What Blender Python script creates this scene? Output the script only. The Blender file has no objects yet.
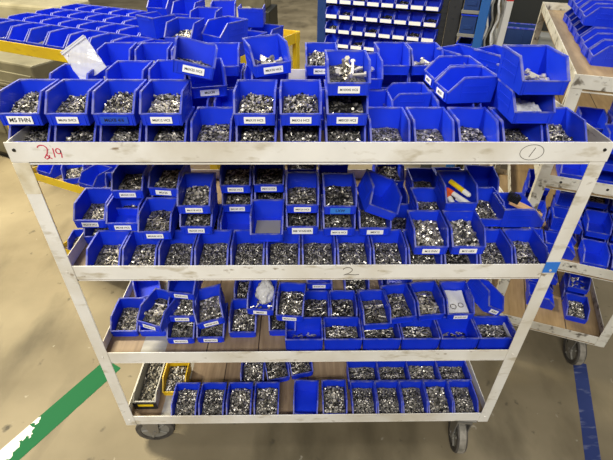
import bpy, bmesh, math, random
from mathutils import Vector, Matrix, Euler
R = math.radians
scene = bpy.context.scene
COL = scene.collection
rnd = random.Random(7)

# ------------------------------------------------------------------ materials
def mat(name, color, rough=0.5, metal=0.0, spec=0.5):
    m = bpy.data.materials.new(name); m.use_nodes = True
    b = m.node_tree.nodes['Principled BSDF']
    b.inputs['Base Color'].default_value = (*color, 1)
    b.inputs['Roughness'].default_value = rough
    b.inputs['Metallic'].default_value = metal
    b.inputs['Specular IOR Level'].default_value = spec
    return m

def nodes(m):
    nt = m.node_tree
    return nt, nt.nodes, nt.links, nt.nodes['Principled BSDF']

def noise_mix(m, c1, c2, scale, lo=0.4, hi=0.6, detail=6, bump=0.0, rough=None, coord='Object', stretch=(1, 1, 1)):
    nt, n, l, b = nodes(m)
    tc = n.new('ShaderNodeTexCoord'); mp = n.new('ShaderNodeMapping'); mp.inputs['Scale'].default_value = stretch
    nz = n.new('ShaderNodeTexNoise'); nz.inputs['Scale'].default_value = scale; nz.inputs['Detail'].default_value = detail
    cr = n.new('ShaderNodeValToRGB')
    cr.color_ramp.elements[0].position = lo; cr.color_ramp.elements[0].color = (*c1, 1)
    cr.color_ramp.elements[1].position = hi; cr.color_ramp.elements[1].color = (*c2, 1)
    l.new(tc.outputs[coord], mp.inputs['Vector']); l.new(mp.outputs[0], nz.inputs['Vector'])
    l.new(nz.outputs['Fac'], cr.inputs['Fac']); l.new(cr.outputs['Color'], b.inputs['Base Color'])
    if bump:
        bp = n.new('ShaderNodeBump'); bp.inputs['Strength'].default_value = bump; bp.inputs['Distance'].default_value = 0.01
        l.new(nz.outputs['Fac'], bp.inputs['Height']); l.new(bp.outputs['Normal'], b.inputs['Normal'])
    return cr

def mixcol(m, prev_socket, color, scale, lo, hi, detail=4, coord='Object', stretch=(1, 1, 1), w=0.0):
    """overlay a stain colour through a noise mask; returns new colour socket"""
    nt, n, l, b = nodes(m)
    tc = n.new('ShaderNodeTexCoord'); mp = n.new('ShaderNodeMapping'); mp.inputs['Scale'].default_value = stretch
    mp.inputs['Location'].default_value = (w, w * 2, w)
    nz = n.new('ShaderNodeTexNoise'); nz.inputs['Scale'].default_value = scale; nz.inputs['Detail'].default_value = detail
    cr = n.new('ShaderNodeValToRGB'); cr.color_ramp.elements[0].position = lo; cr.color_ramp.elements[1].position = hi
    mx = n.new('ShaderNodeMix'); mx.data_type = 'RGBA'
    l.new(tc.outputs[coord], mp.inputs['Vector']); l.new(mp.outputs[0], nz.inputs['Vector'])
    l.new(nz.outputs['Fac'], cr.inputs['Fac']); l.new(cr.outputs['Color'], mx.inputs['Factor'])
    l.new(prev_socket, mx.inputs['A']); mx.inputs['B'].default_value = (*color, 1)
    l.new(mx.outputs['Result'], b.inputs['Base Color'])
    return mx.outputs['Result']

M = {}
M['blue'] = mat('blue_plastic', (0.004, 0.020, 0.60), 0.36, 0, 0.4)
noise_mix(M['blue'], (0.005, 0.030, 0.58), (0.010, 0.046, 0.74), 9, .3, .7, 3)
M['rim'] = mat('worn_blue_rim', (0.10, 0.13, 0.55), 0.5)
noise_mix(M['rim'], (0.02, 0.05, 0.56), (0.15, 0.16, 0.46), 30, .42, .62, 3)
M['fadedblue'] = mat('faded_blue_plastic', (0.01, 0.05, 0.38), 0.5)
M['yellow_bin'] = mat('yellow_plastic', (0.72, 0.47, 0.01), 0.4)
M['grey_bin'] = mat('clear_grey_plastic', (0.40, 0.39, 0.35), 0.4)
M['black'] = mat('black_plastic', (0.012, 0.012, 0.013), 0.45)
M['sticker'] = mat('white_sticker', (0.94, 0.94, 0.92), 0.5)
M['tape'] = mat('light_blue_tape', (0.03, 0.20, 0.72), 0.5)
M['bluesticker'] = mat('faded_blue_sticker', (0.012, 0.07, 0.56), 0.5)
M['ink'] = mat('black_ink', (0.01, 0.01, 0.012), 0.6)
M['redink'] = mat('red_marker_ink', (0.62, 0.02, 0.07), 0.6)
M['pencil'] = mat('dark_marker_ink', (0.10, 0.085, 0.06), 0.6)
M['bright'] = mat('bright_zinc', (0.80, 0.76, 0.67), 0.44, 0.75)
M['mid'] = mat('plain_steel', (0.46, 0.435, 0.38), 0.38, 0.85)
M['dark'] = mat('dark_steel', (0.07, 0.068, 0.064), 0.34, 0.85)
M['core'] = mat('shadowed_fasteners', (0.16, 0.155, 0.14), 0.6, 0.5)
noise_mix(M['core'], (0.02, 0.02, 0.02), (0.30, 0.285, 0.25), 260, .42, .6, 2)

# painted cart steel with grime and scuffs
def paint(name, base, grime, rust):
    m = mat(name, base, 0.42)
    cr = noise_mix(m, tuple(c * 0.93 for c in base), base, 7, .35, .6, 5)
    s = mixcol(m, cr.outputs['Color'], grime, 4.0, .48, .80, 9, w=3.1)
    s = mixcol(m, s, tuple(c * .9 for c in grime), 22.0, .58, .74, 6, stretch=(.6, 1, 1.5), w=1.1)
    s = mixcol(m, s, rust, 17.0, .67, .74, 8, stretch=(1, 1, 2), w=7.7)
    return m
M['white'] = paint('white_cart_paint', (0.88, 0.865, 0.81), (0.60, 0.54, 0.41), (0.28, 0.21, 0.13))
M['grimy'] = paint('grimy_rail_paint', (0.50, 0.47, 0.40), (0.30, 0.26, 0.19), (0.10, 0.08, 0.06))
M['dirtywhite'] = paint('scuffed_white_paint', (0.74, 0.72, 0.64), (0.42, 0.37, 0.27), (0.16, 0.13, 0.10))
mixcol(M['dirtywhite'], M['dirtywhite'].node_tree.nodes['Principled BSDF'].inputs['Base Color'].links[0].from_socket, (0.15, 0.13, 0.10), 26.0, .57, .66, 6, w=4.4)
M['yellow'] = paint('yellow_cart_paint', (0.86, 0.60, 0.012), (0.66, 0.42, 0.02), (0.20, 0.13, 0.04))
M['cream'] = mat('cream_tape', (0.72, 0.65, 0.46), 0.6)
noise_mix(M['cream'], (0.60, 0.52, 0.34), (0.80, 0.74, 0.58), 22, .35, .65, 5)

def wood_mat(name, c1, c2, grey):
    """boards running front to back, with a painted grey board near the left end"""
    m = mat(name, c1, 0.6)
    cr = noise_mix(m, c1, c2, 6, .3, .7, 8, stretch=(9, 1.2, 1))
    s = mixcol(m, cr.outputs['Color'], (0.12, 0.075, 0.04), 3.0, .58, .75, 6, w=1.3)
    nt, n, l, b = nodes(m)
    tc = n.new('ShaderNodeTexCoord'); sp = n.new('ShaderNodeSeparateXYZ'); l.new(tc.outputs['Object'], sp.inputs[0])
    dv = n.new('ShaderNodeMath'); dv.operation = 'MULTIPLY'; dv.inputs[1].default_value = 1 / 0.19; l.new(sp.outputs['X'], dv.inputs[0])
    fr = n.new('ShaderNodeMath'); fr.operation = 'FRACT'; l.new(dv.outputs[0], fr.inputs[0])
    gp = n.new('ShaderNodeMath'); gp.operation = 'LESS_THAN'; gp.inputs[1].default_value = 0.025; l.new(fr.outputs[0], gp.inputs[0])
    mx = n.new('ShaderNodeMix'); mx.data_type = 'RGBA'; l.new(gp.outputs[0], mx.inputs['Factor']); l.new(s, mx.inputs['A'])
    mx.inputs['B'].default_value = (0.05, 0.03, 0.02, 1)
    out = mx.outputs['Result']
    if grey:
        a = n.new('ShaderNodeMath'); a.operation = 'GREATER_THAN'; a.inputs[1].default_value = grey[0]; l.new(sp.outputs['X'], a.inputs[0])
        c = n.new('ShaderNodeMath'); c.operation = 'LESS_THAN'; c.inputs[1].default_value = grey[1]; l.new(sp.outputs['X'], c.inputs[0])
        d = n.new('ShaderNodeMath'); d.operation = 'MULTIPLY'; l.new(a.outputs[0], d.inputs[0]); l.new(c.outputs[0], d.inputs[1])
        m2 = n.new('ShaderNodeMix'); m2.data_type = 'RGBA'; l.new(d.outputs[0], m2.inputs['Factor']); l.new(out, m2.inputs['A'])
        gz = n.new('ShaderNodeTexNoise'); gz.inputs['Scale'].default_value = 30
        gr = n.new('ShaderNodeValToRGB'); gr.color_ramp.elements[0].color = (0.24, 0.23, 0.21, 1); gr.color_ramp.elements[1].color = (0.44, 0.43, 0.39, 1)
        l.new(gz.outputs['Fac'], gr.inputs['Fac']); l.new(gr.outputs['Color'], m2.inputs['B'])
        out = m2.outputs['Result']
    l.new(out, b.inputs['Base Color'])
    return m
M['deck'] = wood_mat('shelf_boards', (0.20, 0.135, 0.08), (0.34, 0.245, 0.15), (-0.62, -0.53))
M['ply'] = wood_mat('tan_plywood', (0.27, 0.18, 0.085), (0.38, 0.265, 0.135), None)
M['rubber'] = mat('grey_brown_rubber', (0.055, 0.05, 0.043), 0.75)
noise_mix(M['rubber'], (0.035, 0.03, 0.027), (0.12, 0.11, 0.095), 20, .35, .65, 4)
M['tread'] = mat('worn_grey_tread', (0.26, 0.24, 0.20), 0.85)
noise_mix(M['tread'], (0.16, 0.15, 0.12), (0.36, 0.33, 0.28), 25, .35, .65, 4)
M['hub'] = mat('dusty_wheel_hub', (0.24, 0.23, 0.20), 0.6)
M['caster'] = mat('dull_zinc_fork', (0.30, 0.29, 0.27), 0.45, 0.6)
M['steelgrey'] = mat('grey_painted_steel', (0.22, 0.22, 0.20), 0.5)
M['darkgrey'] = mat('dark_grey_panel', (0.045, 0.047, 0.045), 0.55)
M['rackblue'] = mat('dark_blue_painted_steel', (0.006, 0.035, 0.16), 0.45)
M['upright'] = mat('blue_painted_upright', (0.012, 0.10, 0.36), 0.45)
M['beige'] = mat('beige_machine_paint', (0.43, 0.40, 0.28), 0.5)
noise_mix(M['beige'], (0.20, 0.18, 0.115), (0.30, 0.275, 0.19), 4, .3, .7, 4)
M['machine'] = mat('dull_machine_paint', (0.14, 0.13, 0.085), 0.55)
noise_mix(M['machine'], (0.09, 0.082, 0.05), (0.17, 0.155, 0.10), 4, .3, .7, 5)
M['olive'] = mat('olive_brown_metal', (0.13, 0.115, 0.07), 0.55)
noise_mix(M['olive'], (0.08, 0.07, 0.045), (0.19, 0.17, 0.11), 5, .3, .7, 5)
M['nearblack'] = mat('machine_black', (0.012, 0.014, 0.012), 0.5)
M['green'] = mat('green_floor_tape', (0.006, 0.120, 0.040), 0.6, 0, 0.12)
M['bluetape'] = mat('blue_floor_tape', (0.030, 0.048, 0.17), 0.6, 0, 0.15)
noise_mix(M['bluetape'], (0.026, 0.042, 0.15), (0.20, 0.22, 0.34), 9, .55, .75, 8, stretch=(1, 4, 1))
M['orange'] = mat('orange_plastic', (0.80, 0.12, 0.02), 0.35)
M['yellowp'] = mat('bright_yellow_plastic', (0.85, 0.62, 0.01), 0.35)
M['whitep'] = mat('white_plastic', (0.80, 0.80, 0.76), 0.35)
M['tan'] = mat('raw_wood_handle', (0.70, 0.42, 0.20), 0.55)
noise_mix(M['tan'], (0.60, 0.34, 0.15), (0.76, 0.49, 0.25), 12, .3, .7, 6, stretch=(1, 8, 1))
M['paper'] = mat('white_paper', (0.74, 0.74, 0.72), 0.7)
M['red'] = mat('red_paint', (0.65, 0.02, 0.02), 0.45)
M['foam'] = mat('grey_strip', (0.30, 0.29, 0.27), 0.6)

def bag_mat(name, tint, amount):
    m = mat(name, tint, 0.18, 0, 0.8)
    nt, n, l, b = nodes(m)
    tr = n.new('ShaderNodeBsdfTransparent'); mx = n.new('ShaderNodeMixShader'); mx.inputs[0].default_value = amount
    l.new(tr.outputs[0], mx.inputs[1]); l.new(b.outputs[0], mx.inputs[2])
    l.new(mx.outputs[0], n['Material Output'].inputs['Surface'])
    return m
M['bag'] = bag_mat('clear_polythene', (0.90, 0.90, 0.89), 0.70)
M['clear'] = bag_mat('clear_sheet_plastic', (0.55, 0.58, 0.65), 0.35)

# floor
def floor_mat():
    m = mat('worn_concrete', (0.4, 0.36, 0.27), 0.55, 0, 0.22)
    cr = noise_mix(m, (0.160, 0.130, 0.078), (0.285, 0.240, 0.155), 1.8, .3, .7, 9, bump=0.03)
    s = mixcol(m, cr.outputs['Color'], (0.085, 0.07, 0.042), 3.6, .53, .78, 9, stretch=(1, .45, 1), w=2.0)
    s = mixcol(m, s, (0.07, 0.06, 0.04), 11, .66, .74, 6, w=5.0)
    s = mixcol(m, s, (0.36, 0.33, 0.26), 16, .70, .76, 4, w=9.0)
    return m
M['floor'] = floor_mat()

# ------------------------------------------------------------------ mesh helpers
def bm_box(bm, x0, x1, y0, y1, z0, z1, mi=0, mtx=None):
    vs = [bm.verts.new(v) for v in ((x0,y0,z0),(x1,y0,z0),(x1,y1,z0),(x0,y1,z0),(x0,y0,z1),(x1,y0,z1),(x1,y1,z1),(x0,y1,z1))]
    if mtx is not None:
        for v in vs: v.co = mtx @ v.co
    for f in ((0,3,2,1),(4,5,6,7),(0,1,5,4),(1,2,6,5),(2,3,7,6),(3,0,4,7)):
        bm.faces.new([vs[i] for i in f]).material_index = mi
    return vs

def bm_prism(bm, prof, fn, a, b, mi=0):
    """extrude polygon prof between parameters a and b; fn(p, t) -> 3D"""
    A = [bm.verts.new(fn(p, a)) for p in prof]; B = [bm.verts.new(fn(p, b)) for p in prof]
    n = len(prof)
    bm.faces.new(A).material_index = mi; bm.faces.new(B[::-1]).material_index = mi
    for i in range(n):
        bm.faces.new([A[(i+1) % n], A[i], B[i], B[(i+1) % n]]).material_index = mi

def bm_tube(bm, p, q, r0, r1=None, seg=8, mi=0, caps=True):
    p = Vector(p); q = Vector(q); d = (q - p).normalized()
    u = d.orthogonal().normalized(); v = d.cross(u)
    r1 = r0 if r1 is None else r1
    A = []; B = []
    for i in range(seg):
        a = 2 * math.pi * i / seg; o = u * math.cos(a) + v * math.sin(a)
        A.append(bm.verts.new(p + o * r0)); B.append(bm.verts.new(q + o * r1))
    for i in range(seg):
        f = bm.faces.new([A[i], A[(i+1) % seg], B[(i+1) % seg], B[i]]); f.material_index = mi
    if caps:
        bm.faces.new(A[::-1]).material_index = mi; bm.faces.new(B).material_index = mi

def bm_ring(bm, c, d, r0, r1, h, seg=6, mi=0):
    """hollow nut / washer"""
    c = Vector(c); d = Vector(d).normalized(); u = d.orthogonal().normalized(); v = d.cross(u)
    L = []
    for (r, z) in ((r0, -h/2), (r1, -h/2), (r1, h/2), (r0, h/2)):
        L.append([bm.verts.new(c + d*z + (u*math.cos(2*math.pi*i/seg) + v*math.sin(2*math.pi*i/seg))*r) for i in range(seg)])
    for k in range(4):
        a = L[k]; b = L[(k+1) % 4]
        for i in range(seg):
            bm.faces.new([a[i], a[(i+1) % seg], b[(i+1) % seg], b[i]]).material_index = mi

def finish(bm, name, mats):
    bmesh.ops.recalc_face_normals(bm, faces=bm.faces)
    me = bpy.data.meshes.new(name); bm.to_mesh(me); bm.free()
    for m in (mats if isinstance(mats, (list, tuple)) else [mats]): me.materials.append(m)
    return me

def link(name, me, parent=None, loc=(0,0,0), rot=(0,0,0), scale=None):
    o = bpy.data.objects.new(name, me); COL.objects.link(o)
    o.location = loc; o.rotation_euler = rot
    if scale: o.scale = scale
    if parent: o.parent = parent
    return o

def empty(name, loc=(0,0,0), rot=(0,0,0)):
    o = bpy.data.objects.new(name, None); COL.objects.link(o); o.empty_display_size = 0.05
    o.location = loc; o.rotation_euler = rot
    return o

USED = {}
def tag(o, label, cat, group=None, kind=None):
    w = label.split()
    if len(w) > 16: print('LONG LABEL', label)
    if label in USED: print('DUP LABEL', label)
    USED[label] = 1
    o['label'] = label; o['category'] = cat
    if group: o['group'] = group
    if kind: o['kind'] = kind
    return o

def bevel(me, w=0.002, seg=1):
    bm = bmesh.new(); bm.from_mesh(me)
    bmesh.ops.bevel(bm, geom=bm.edges[:], offset=w, segments=seg, affect='EDGES', profile=.5)
    bm.to_mesh(me); bm.free()
    return me

TEXT = {}
def text_mesh(body, size, m):
    key = (body, size, m.name)
    if key in TEXT: return TEXT[key]
    c = bpy.data.curves.new('lettering', 'FONT'); c.body = body; c.size = size
    c.align_x = 'CENTER'; c.align_y = 'CENTER'; c.resolution_u = 2; c.offset = size * 0.018
    o = bpy.data.objects.new('tmp_text', c); COL.objects.link(o)
    dg = bpy.context.evaluated_depsgraph_get()
    me = bpy.data.meshes.new_from_object(o.evaluated_get(dg))
    bpy.data.objects.remove(o)
    me.materials.clear(); me.materials.append(m)
    TEXT[key] = me
    return me

# ------------------------------------------------------------------ storage bins
# local frame: x across, front lip at -y, origin at the middle of the base
def make_bin(W, L, H, lip, slope, t=0.0028, top_rim=0.0032):
    """returns (body mesh, rim mesh)"""
    bm = bmesh.new()
    y0, y1 = -L/2, L/2
    hb = W/2 - 0.0045; ht = W/2 - 0.0015                       # half width at bottom / top
    def hx(z): return hb + (ht - hb) * z / H
    prof = [(y0+0.004, 0), (y1-0.005, 0), (y1-0.001, H), (y0+slope, H), (y0+0.001, lip)]
    for s in (-1, 1):
        bm_prism(bm, prof, lambda p, k: (s * (hx(p[1]) - k), p[0], p[1]), 0, t)
        # two moulded ribs framing a recessed panel on each side
        for (za, zb) in ((H*.36, H*.42), (H*.62, H*.68)):
            ya = y0 + slope*1.05; yb = y1 - 0.022
            bm_prism(bm, [(ya, za), (yb, za), (yb, zb), (ya, zb)], lambda p, k: (s * (hx(p[1]) + k), p[0], p[1]), -0.0005, 0.0011)
        for (ya, yb) in ((y0+slope*1.05-0.004, y0+slope*1.05), (y1-0.022, y1-0.018)):
            bm_prism(bm, [(ya, H*.20), (yb, H*.20), (yb, H*.86), (ya, H*.86)], lambda p, k: (s * (hx(p[1]) + k), p[0], p[1]), -0.0005, 0.0011)
    bm_box(bm, -hb+t*.5, hb-t*.5, y0+0.005, y1-0.006, 0, 0.003)          # floor
    # back wall (tapered) and front lip
    def wall(ya0, ya1, yb0, yb1, za, zb):
        vs = [bm.verts.new(v) for v in ((-hx(za)+t*.5,ya0,za),(hx(za)-t*.5,ya0,za),(hx(za)-t*.5,ya1,za),(-hx(za)+t*.5,ya1,za),
                                        (-hx(zb)+t*.5,yb0,zb),(hx(zb)-t*.5,yb0,zb),(hx(zb)-t*.5,yb1,zb),(-hx(zb)+t*.5,yb1,zb))]
        for f in ((0,3,2,1),(4,5,6,7),(0,1,5,4),(1,2,6,5),(2,3,7,6),(3,0,4,7)): bm.faces.new([vs[i] for i in f])
    wall(y1-0.005-t, y1-0.005, y1-0.001-t, y1-0.001, 0, H)
    wall(y0+0.004, y0+0.004+t, y0+0.001, y0+0.001+t, 0, lip)
    # raised card-holder frame on the front lip
    for (xa, xb, za, zb) in ((-W*.36, W*.36, lip*.06, lip*.12), (-W*.40, -W*.365, lip*.06, lip*.92), (W*.365, W*.40, lip*.06, lip*.92)):
        bm_box(bm, xa, xb, y0+0.0005, y0+0.004, za, zb)
    # hanger lug on the back
    bm_box(bm, -W*.3, W*.3, y1-0.003, y1, H*.80, H*.9)
    body = finish(bm, 'bin_body', M['blue'])
    bm = bmesh.new()
    r = top_rim
    # rim: sweep along lip corner -> slope -> top -> round the back
    path = [(y0+0.0005, lip), (y0+slope, H), (y1, H)]
    for s in (-1, 1):
        for (p, q) in zip(path[:-1], path[1:]):
            d = Vector((0, q[0]-p[0], q[1]-p[1])).normalized(); up = Vector((0, -d.z, d.y))
            if up.z < 0: up = -up
            pts = []
            for (P, e) in ((p, -1), (q, 1)):
                c = Vector((s * (hx(P[1]) - t*.5), P[0], P[1])) + d * 0.0008 * e
                for (ox, ou) in ((-1, -1), (1, -1), (1, .35), (-1, .35)):
                    pts.append(bm.verts.new(c + Vector((ox * (t*.5 + 0.0011), 0, 0)) + up * r * ou))
            for f in ((0,1,2,3),(4,7,6,5),(0,4,5,1),(1,5,6,2),(2,6,7,3),(3,7,4,0)): bm.faces.new([pts[i] for i in f])
    bm_box(bm, -ht, ht, y1-0.001-t-0.0008, y1+0.0002, H-r, H+r*.35)
    bm_box(bm, -hx(lip)+t, hx(lip)-t, y0, y0+t+0.0015, lip-r*.7, lip+r*.3)
    rim = finish(bm, 'bin_rim', M['rim'])
    return body, rim

SIZES = {                       # width, length, height, lip height, hopper length
    's': (0.106, 0.137, 0.0715, 0.031, 0.040),
    'y': (0.118, 0.154, 0.080, 0.035, 0.045),
    'w': (0.1385, 0.104, 0.0715, 0.066, 0.005),
    'gray': (0.098, 0.30, 0.075, 0.05, 0.03),
    'yel': (0.104, 0.137, 0.072, 0.026, 0.045),
}
BINMESH = {k: make_bin(*v) for k, v in SIZES.items()}
def recolor(me, m):
    c = me.copy(); c.materials.clear(); c.materials.append(m); return c
BINMESH['gray'] = (recolor(BINMESH['gray'][0], M['grey_bin']), recolor(BINMESH['gray'][1], M['grey_bin']))
BINMESH['yel'] = (recolor(BINMESH['yel'][0], M['yellow_bin']), recolor(BINMESH['yel'][1], M['yellow_bin']))

bm = bmesh.new(); bm_box(bm, -.5, .5, -.0004, .0004, -.5, .5); CARD = {'w': finish(bm, 'label_card', M['sticker'])}
CARD['b'] = CARD['w']; CARD['d'] = recolor(CARD['w'], M['bluesticker']); CARD['t'] = recolor(CARD['w'], M['tape'])

def put_bin(x, y, z, rot, size='s', text='', style='w', name='storage_bin'):
    root = empty(name, (x, y, z), rot)
    body, rim = BINMESH[size]
    link('bin_body', body, root)
    link('rim', rim, root)
    W, L, H, lip, sl = SIZES[size]
    if text:
        w, h, ts = {'w': (0.052, 0.0165, 0.0095), 'b': (0.066, 0.023, 0.0105), 't': (0.062, 0.020, 0.013), 'd': (0.066, 0.018, 0.012)}[style]
        if text == 'M5 FHN': w, h, ts = 0.060, 0.020, 0.0155
        ts = min(ts, w * 1.45 / max(4, len(text)))
        c = link('label_card', CARD[style], root, (0.0, -L/2 - 0.0008, lip * .5), scale=(w, 1, h))
        m = M['ink']
        t = link('lettering', text_mesh(text, 1.0, m), c, (0, -0.0009, 0), (math.pi/2, 0, 0), scale=(ts / w, ts / h, 1))
    return root

# ------------------------------------------------------------------ heaps of fasteners
def rdir(rg, flat=0.0):
    while True:
        v = Vector((rg.uniform(-1,1), rg.uniform(-1,1), rg.uniform(-1,1)))
        if 0.1 < v.length < 1: break
    v.z *= (1 - flat)
    return v.normalized()

def heap(kind, seed):
    rg = random.Random(seed * 13 + len(kind))
    bm = bmesh.new()
    L = 0.137; X = 0.0445; Y0 = -L/2 + 0.0085; Y1 = L/2 - 0.0100
    top0, top1 = {'few': (0.008, 0.012), 'fewbolts': (0.012, 0.018)}.get(kind, (0.024, 0.040))
    ph = rg.uniform(0, 6)
    def hz(x, y):
        f = (y - Y0) / (Y1 - Y0)
        return top0 + (top1 - top0) * f + 0.003 * math.sin(x*95 + ph) + 0.003 * math.cos(y*80 + ph*2) - 0.004 * (abs(x)/X)**2
    nx, ny = 8, 11
    if kind not in ('few', 'fewbolts'):
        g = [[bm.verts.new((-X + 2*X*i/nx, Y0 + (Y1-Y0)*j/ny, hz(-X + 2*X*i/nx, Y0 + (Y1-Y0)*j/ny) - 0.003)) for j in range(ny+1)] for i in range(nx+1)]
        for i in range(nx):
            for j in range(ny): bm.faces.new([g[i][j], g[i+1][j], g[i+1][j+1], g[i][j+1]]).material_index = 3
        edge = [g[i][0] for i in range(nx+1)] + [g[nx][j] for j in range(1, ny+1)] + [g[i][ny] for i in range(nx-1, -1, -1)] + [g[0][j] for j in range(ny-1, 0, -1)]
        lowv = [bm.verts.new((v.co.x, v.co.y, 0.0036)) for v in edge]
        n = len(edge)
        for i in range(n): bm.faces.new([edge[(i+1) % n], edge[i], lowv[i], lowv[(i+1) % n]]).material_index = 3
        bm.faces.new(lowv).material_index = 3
    P = {'nuts': (250, .20, .45), 'bright': (150, .42, .40), 'bolts': (180, .22, .42), 'screws': (200, .36, .40), 'pins': (310, .16, .46),
         'dark': (170, .08, .30), 'washers': (90, .30, .50), 'longbolts': (48, .22, .48), 'bigbolts': (17, .40, .52), 'bigmix': (46, .30, .40),
         'few': (26, .35, .45), 'fewbolts': (11, .5, .4)}[kind]
    for k in range(P[0]):
        mi = 0 if rg.random() < P[1] else (1 if rg.random() < P[2] / (1 - P[1]) else 2)
        big = kind in ('bigbolts', 'longbolts', 'bigmix', 'fewbolts')
        ln = {'nuts': .004, 'bright': .006, 'bolts': .0125, 'screws': .012, 'pins': .0085, 'dark': .013, 'washers': .003, 'longbolts': .042,
              'bigbolts': .052, 'bigmix': .030, 'few': .012, 'fewbolts': .034}[kind] * rg.uniform(.85, 1.15)
        hl = ln * .55 + .002
        x = rg.uniform(-X + min(hl, .03), X - min(hl, .03)); y = rg.uniform(Y0 + min(hl, .035), Y1 - min(hl, .035))
        d = rdir(rg, .75 if big else (.45 if ln > .01 else .1))
        if big:     # keep long pieces inside the walls
            lim = min(1, (X - abs(x)) / max(1e-4, abs(d.x) * ln * .55))
            if lim < 1: d = Vector((d.x * lim, d.y if abs(d.y) > .1 else .6, d.z * .4)).normalized()
        z = hz(x, y) + rg.uniform(-.001, .0035) if kind not in ('few', 'fewbolts') else .006 + rg.uniform(0, .010)
        if big: z += rg.uniform(0, .006)
        c = Vector((x, y, z))
        if kind in ('nuts', 'bright'):
            r = .0032 if kind == 'nuts' else .0050
            if rg.random() < .25: bm_tube(bm, c - d*.004, c + d*.005, r*.62, seg=6, mi=mi)
            else: bm_ring(bm, c, d, r*.5, r, r*.95, 6, mi)
        elif kind == 'washers':
            bm_ring(bm, c, d, .003, .0068, .0014, 8, mi)
        else:
            r = {'bolts': .0020, 'screws': .0017, 'pins': .00115, 'dark': .0021, 'longbolts': .0020, 'bigbolts': .0036, 'bigmix': .0036, 'few': .0026, 'fewbolts': .0042}[kind]
            a = c - d*ln*.5; b = c + d*ln*.5
            bm_tube(bm, a, b, r, seg=6, mi=mi)
            hd = r * (1.9 if kind != 'bigmix' else 2.2)
            bm_tube(bm, b, b + d * r * 1.5, hd, seg=6, mi=mi)
            if kind == 'bigmix' and rg.random() < .3: bm_tube(bm, b + d*r*1.5, b + d*r*1.9, hd*1.25, hd*1.1, seg=8, mi=0)
    for v in bm.verts:      # nothing pokes through the walls
        v.co.x = max(-X, min(X, v.co.x)); v.co.y = max(Y0, min(Y1, v.co.y)); v.co.z = max(.0036, v.co.z)
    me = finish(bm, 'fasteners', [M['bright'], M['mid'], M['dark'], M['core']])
    return me
HEAPS = {}
PHRASE = {'nuts': 'small steel nuts', 'bright': 'big shiny nuts', 'bolts': 'short steel bolts', 'screws': 'bright short screws', 'pins': 'fine grey screws',
          'dark': 'dark steel fasteners', 'washers': 'thin steel washers', 'longbolts': 'long thin bolts', 'bigbolts': 'large zinc bolts',
          'bigmix': 'mixed large bolts', 'few': 'scattered bolts', 'fewbolts': 'few loose bolts', 'clear': 'clear sheet plastic'}
def put_heap(kind, x, y, z, rot, fill, label, group, size='s'):
    vs = HEAPS.setdefault(kind, [])
    if len(vs) < 3: vs.append(heap(kind, len(vs) + 1)); me = vs[-1]
    else: me = rnd.choice(vs)
    o = link('fastener_heap', me, None, (x, y, z), rot)
    sc = {'s': (1, 1), 'w': (1.33, .74), 'y': (1.1, 1.1), 'gray': (.92, 2.2), 'yel': (.97, 1.0)}[size]
    o.scale = (sc[0], sc[1], fill)
    tag(o, label, 'fasteners', group, 'stuff')
    return o

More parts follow.
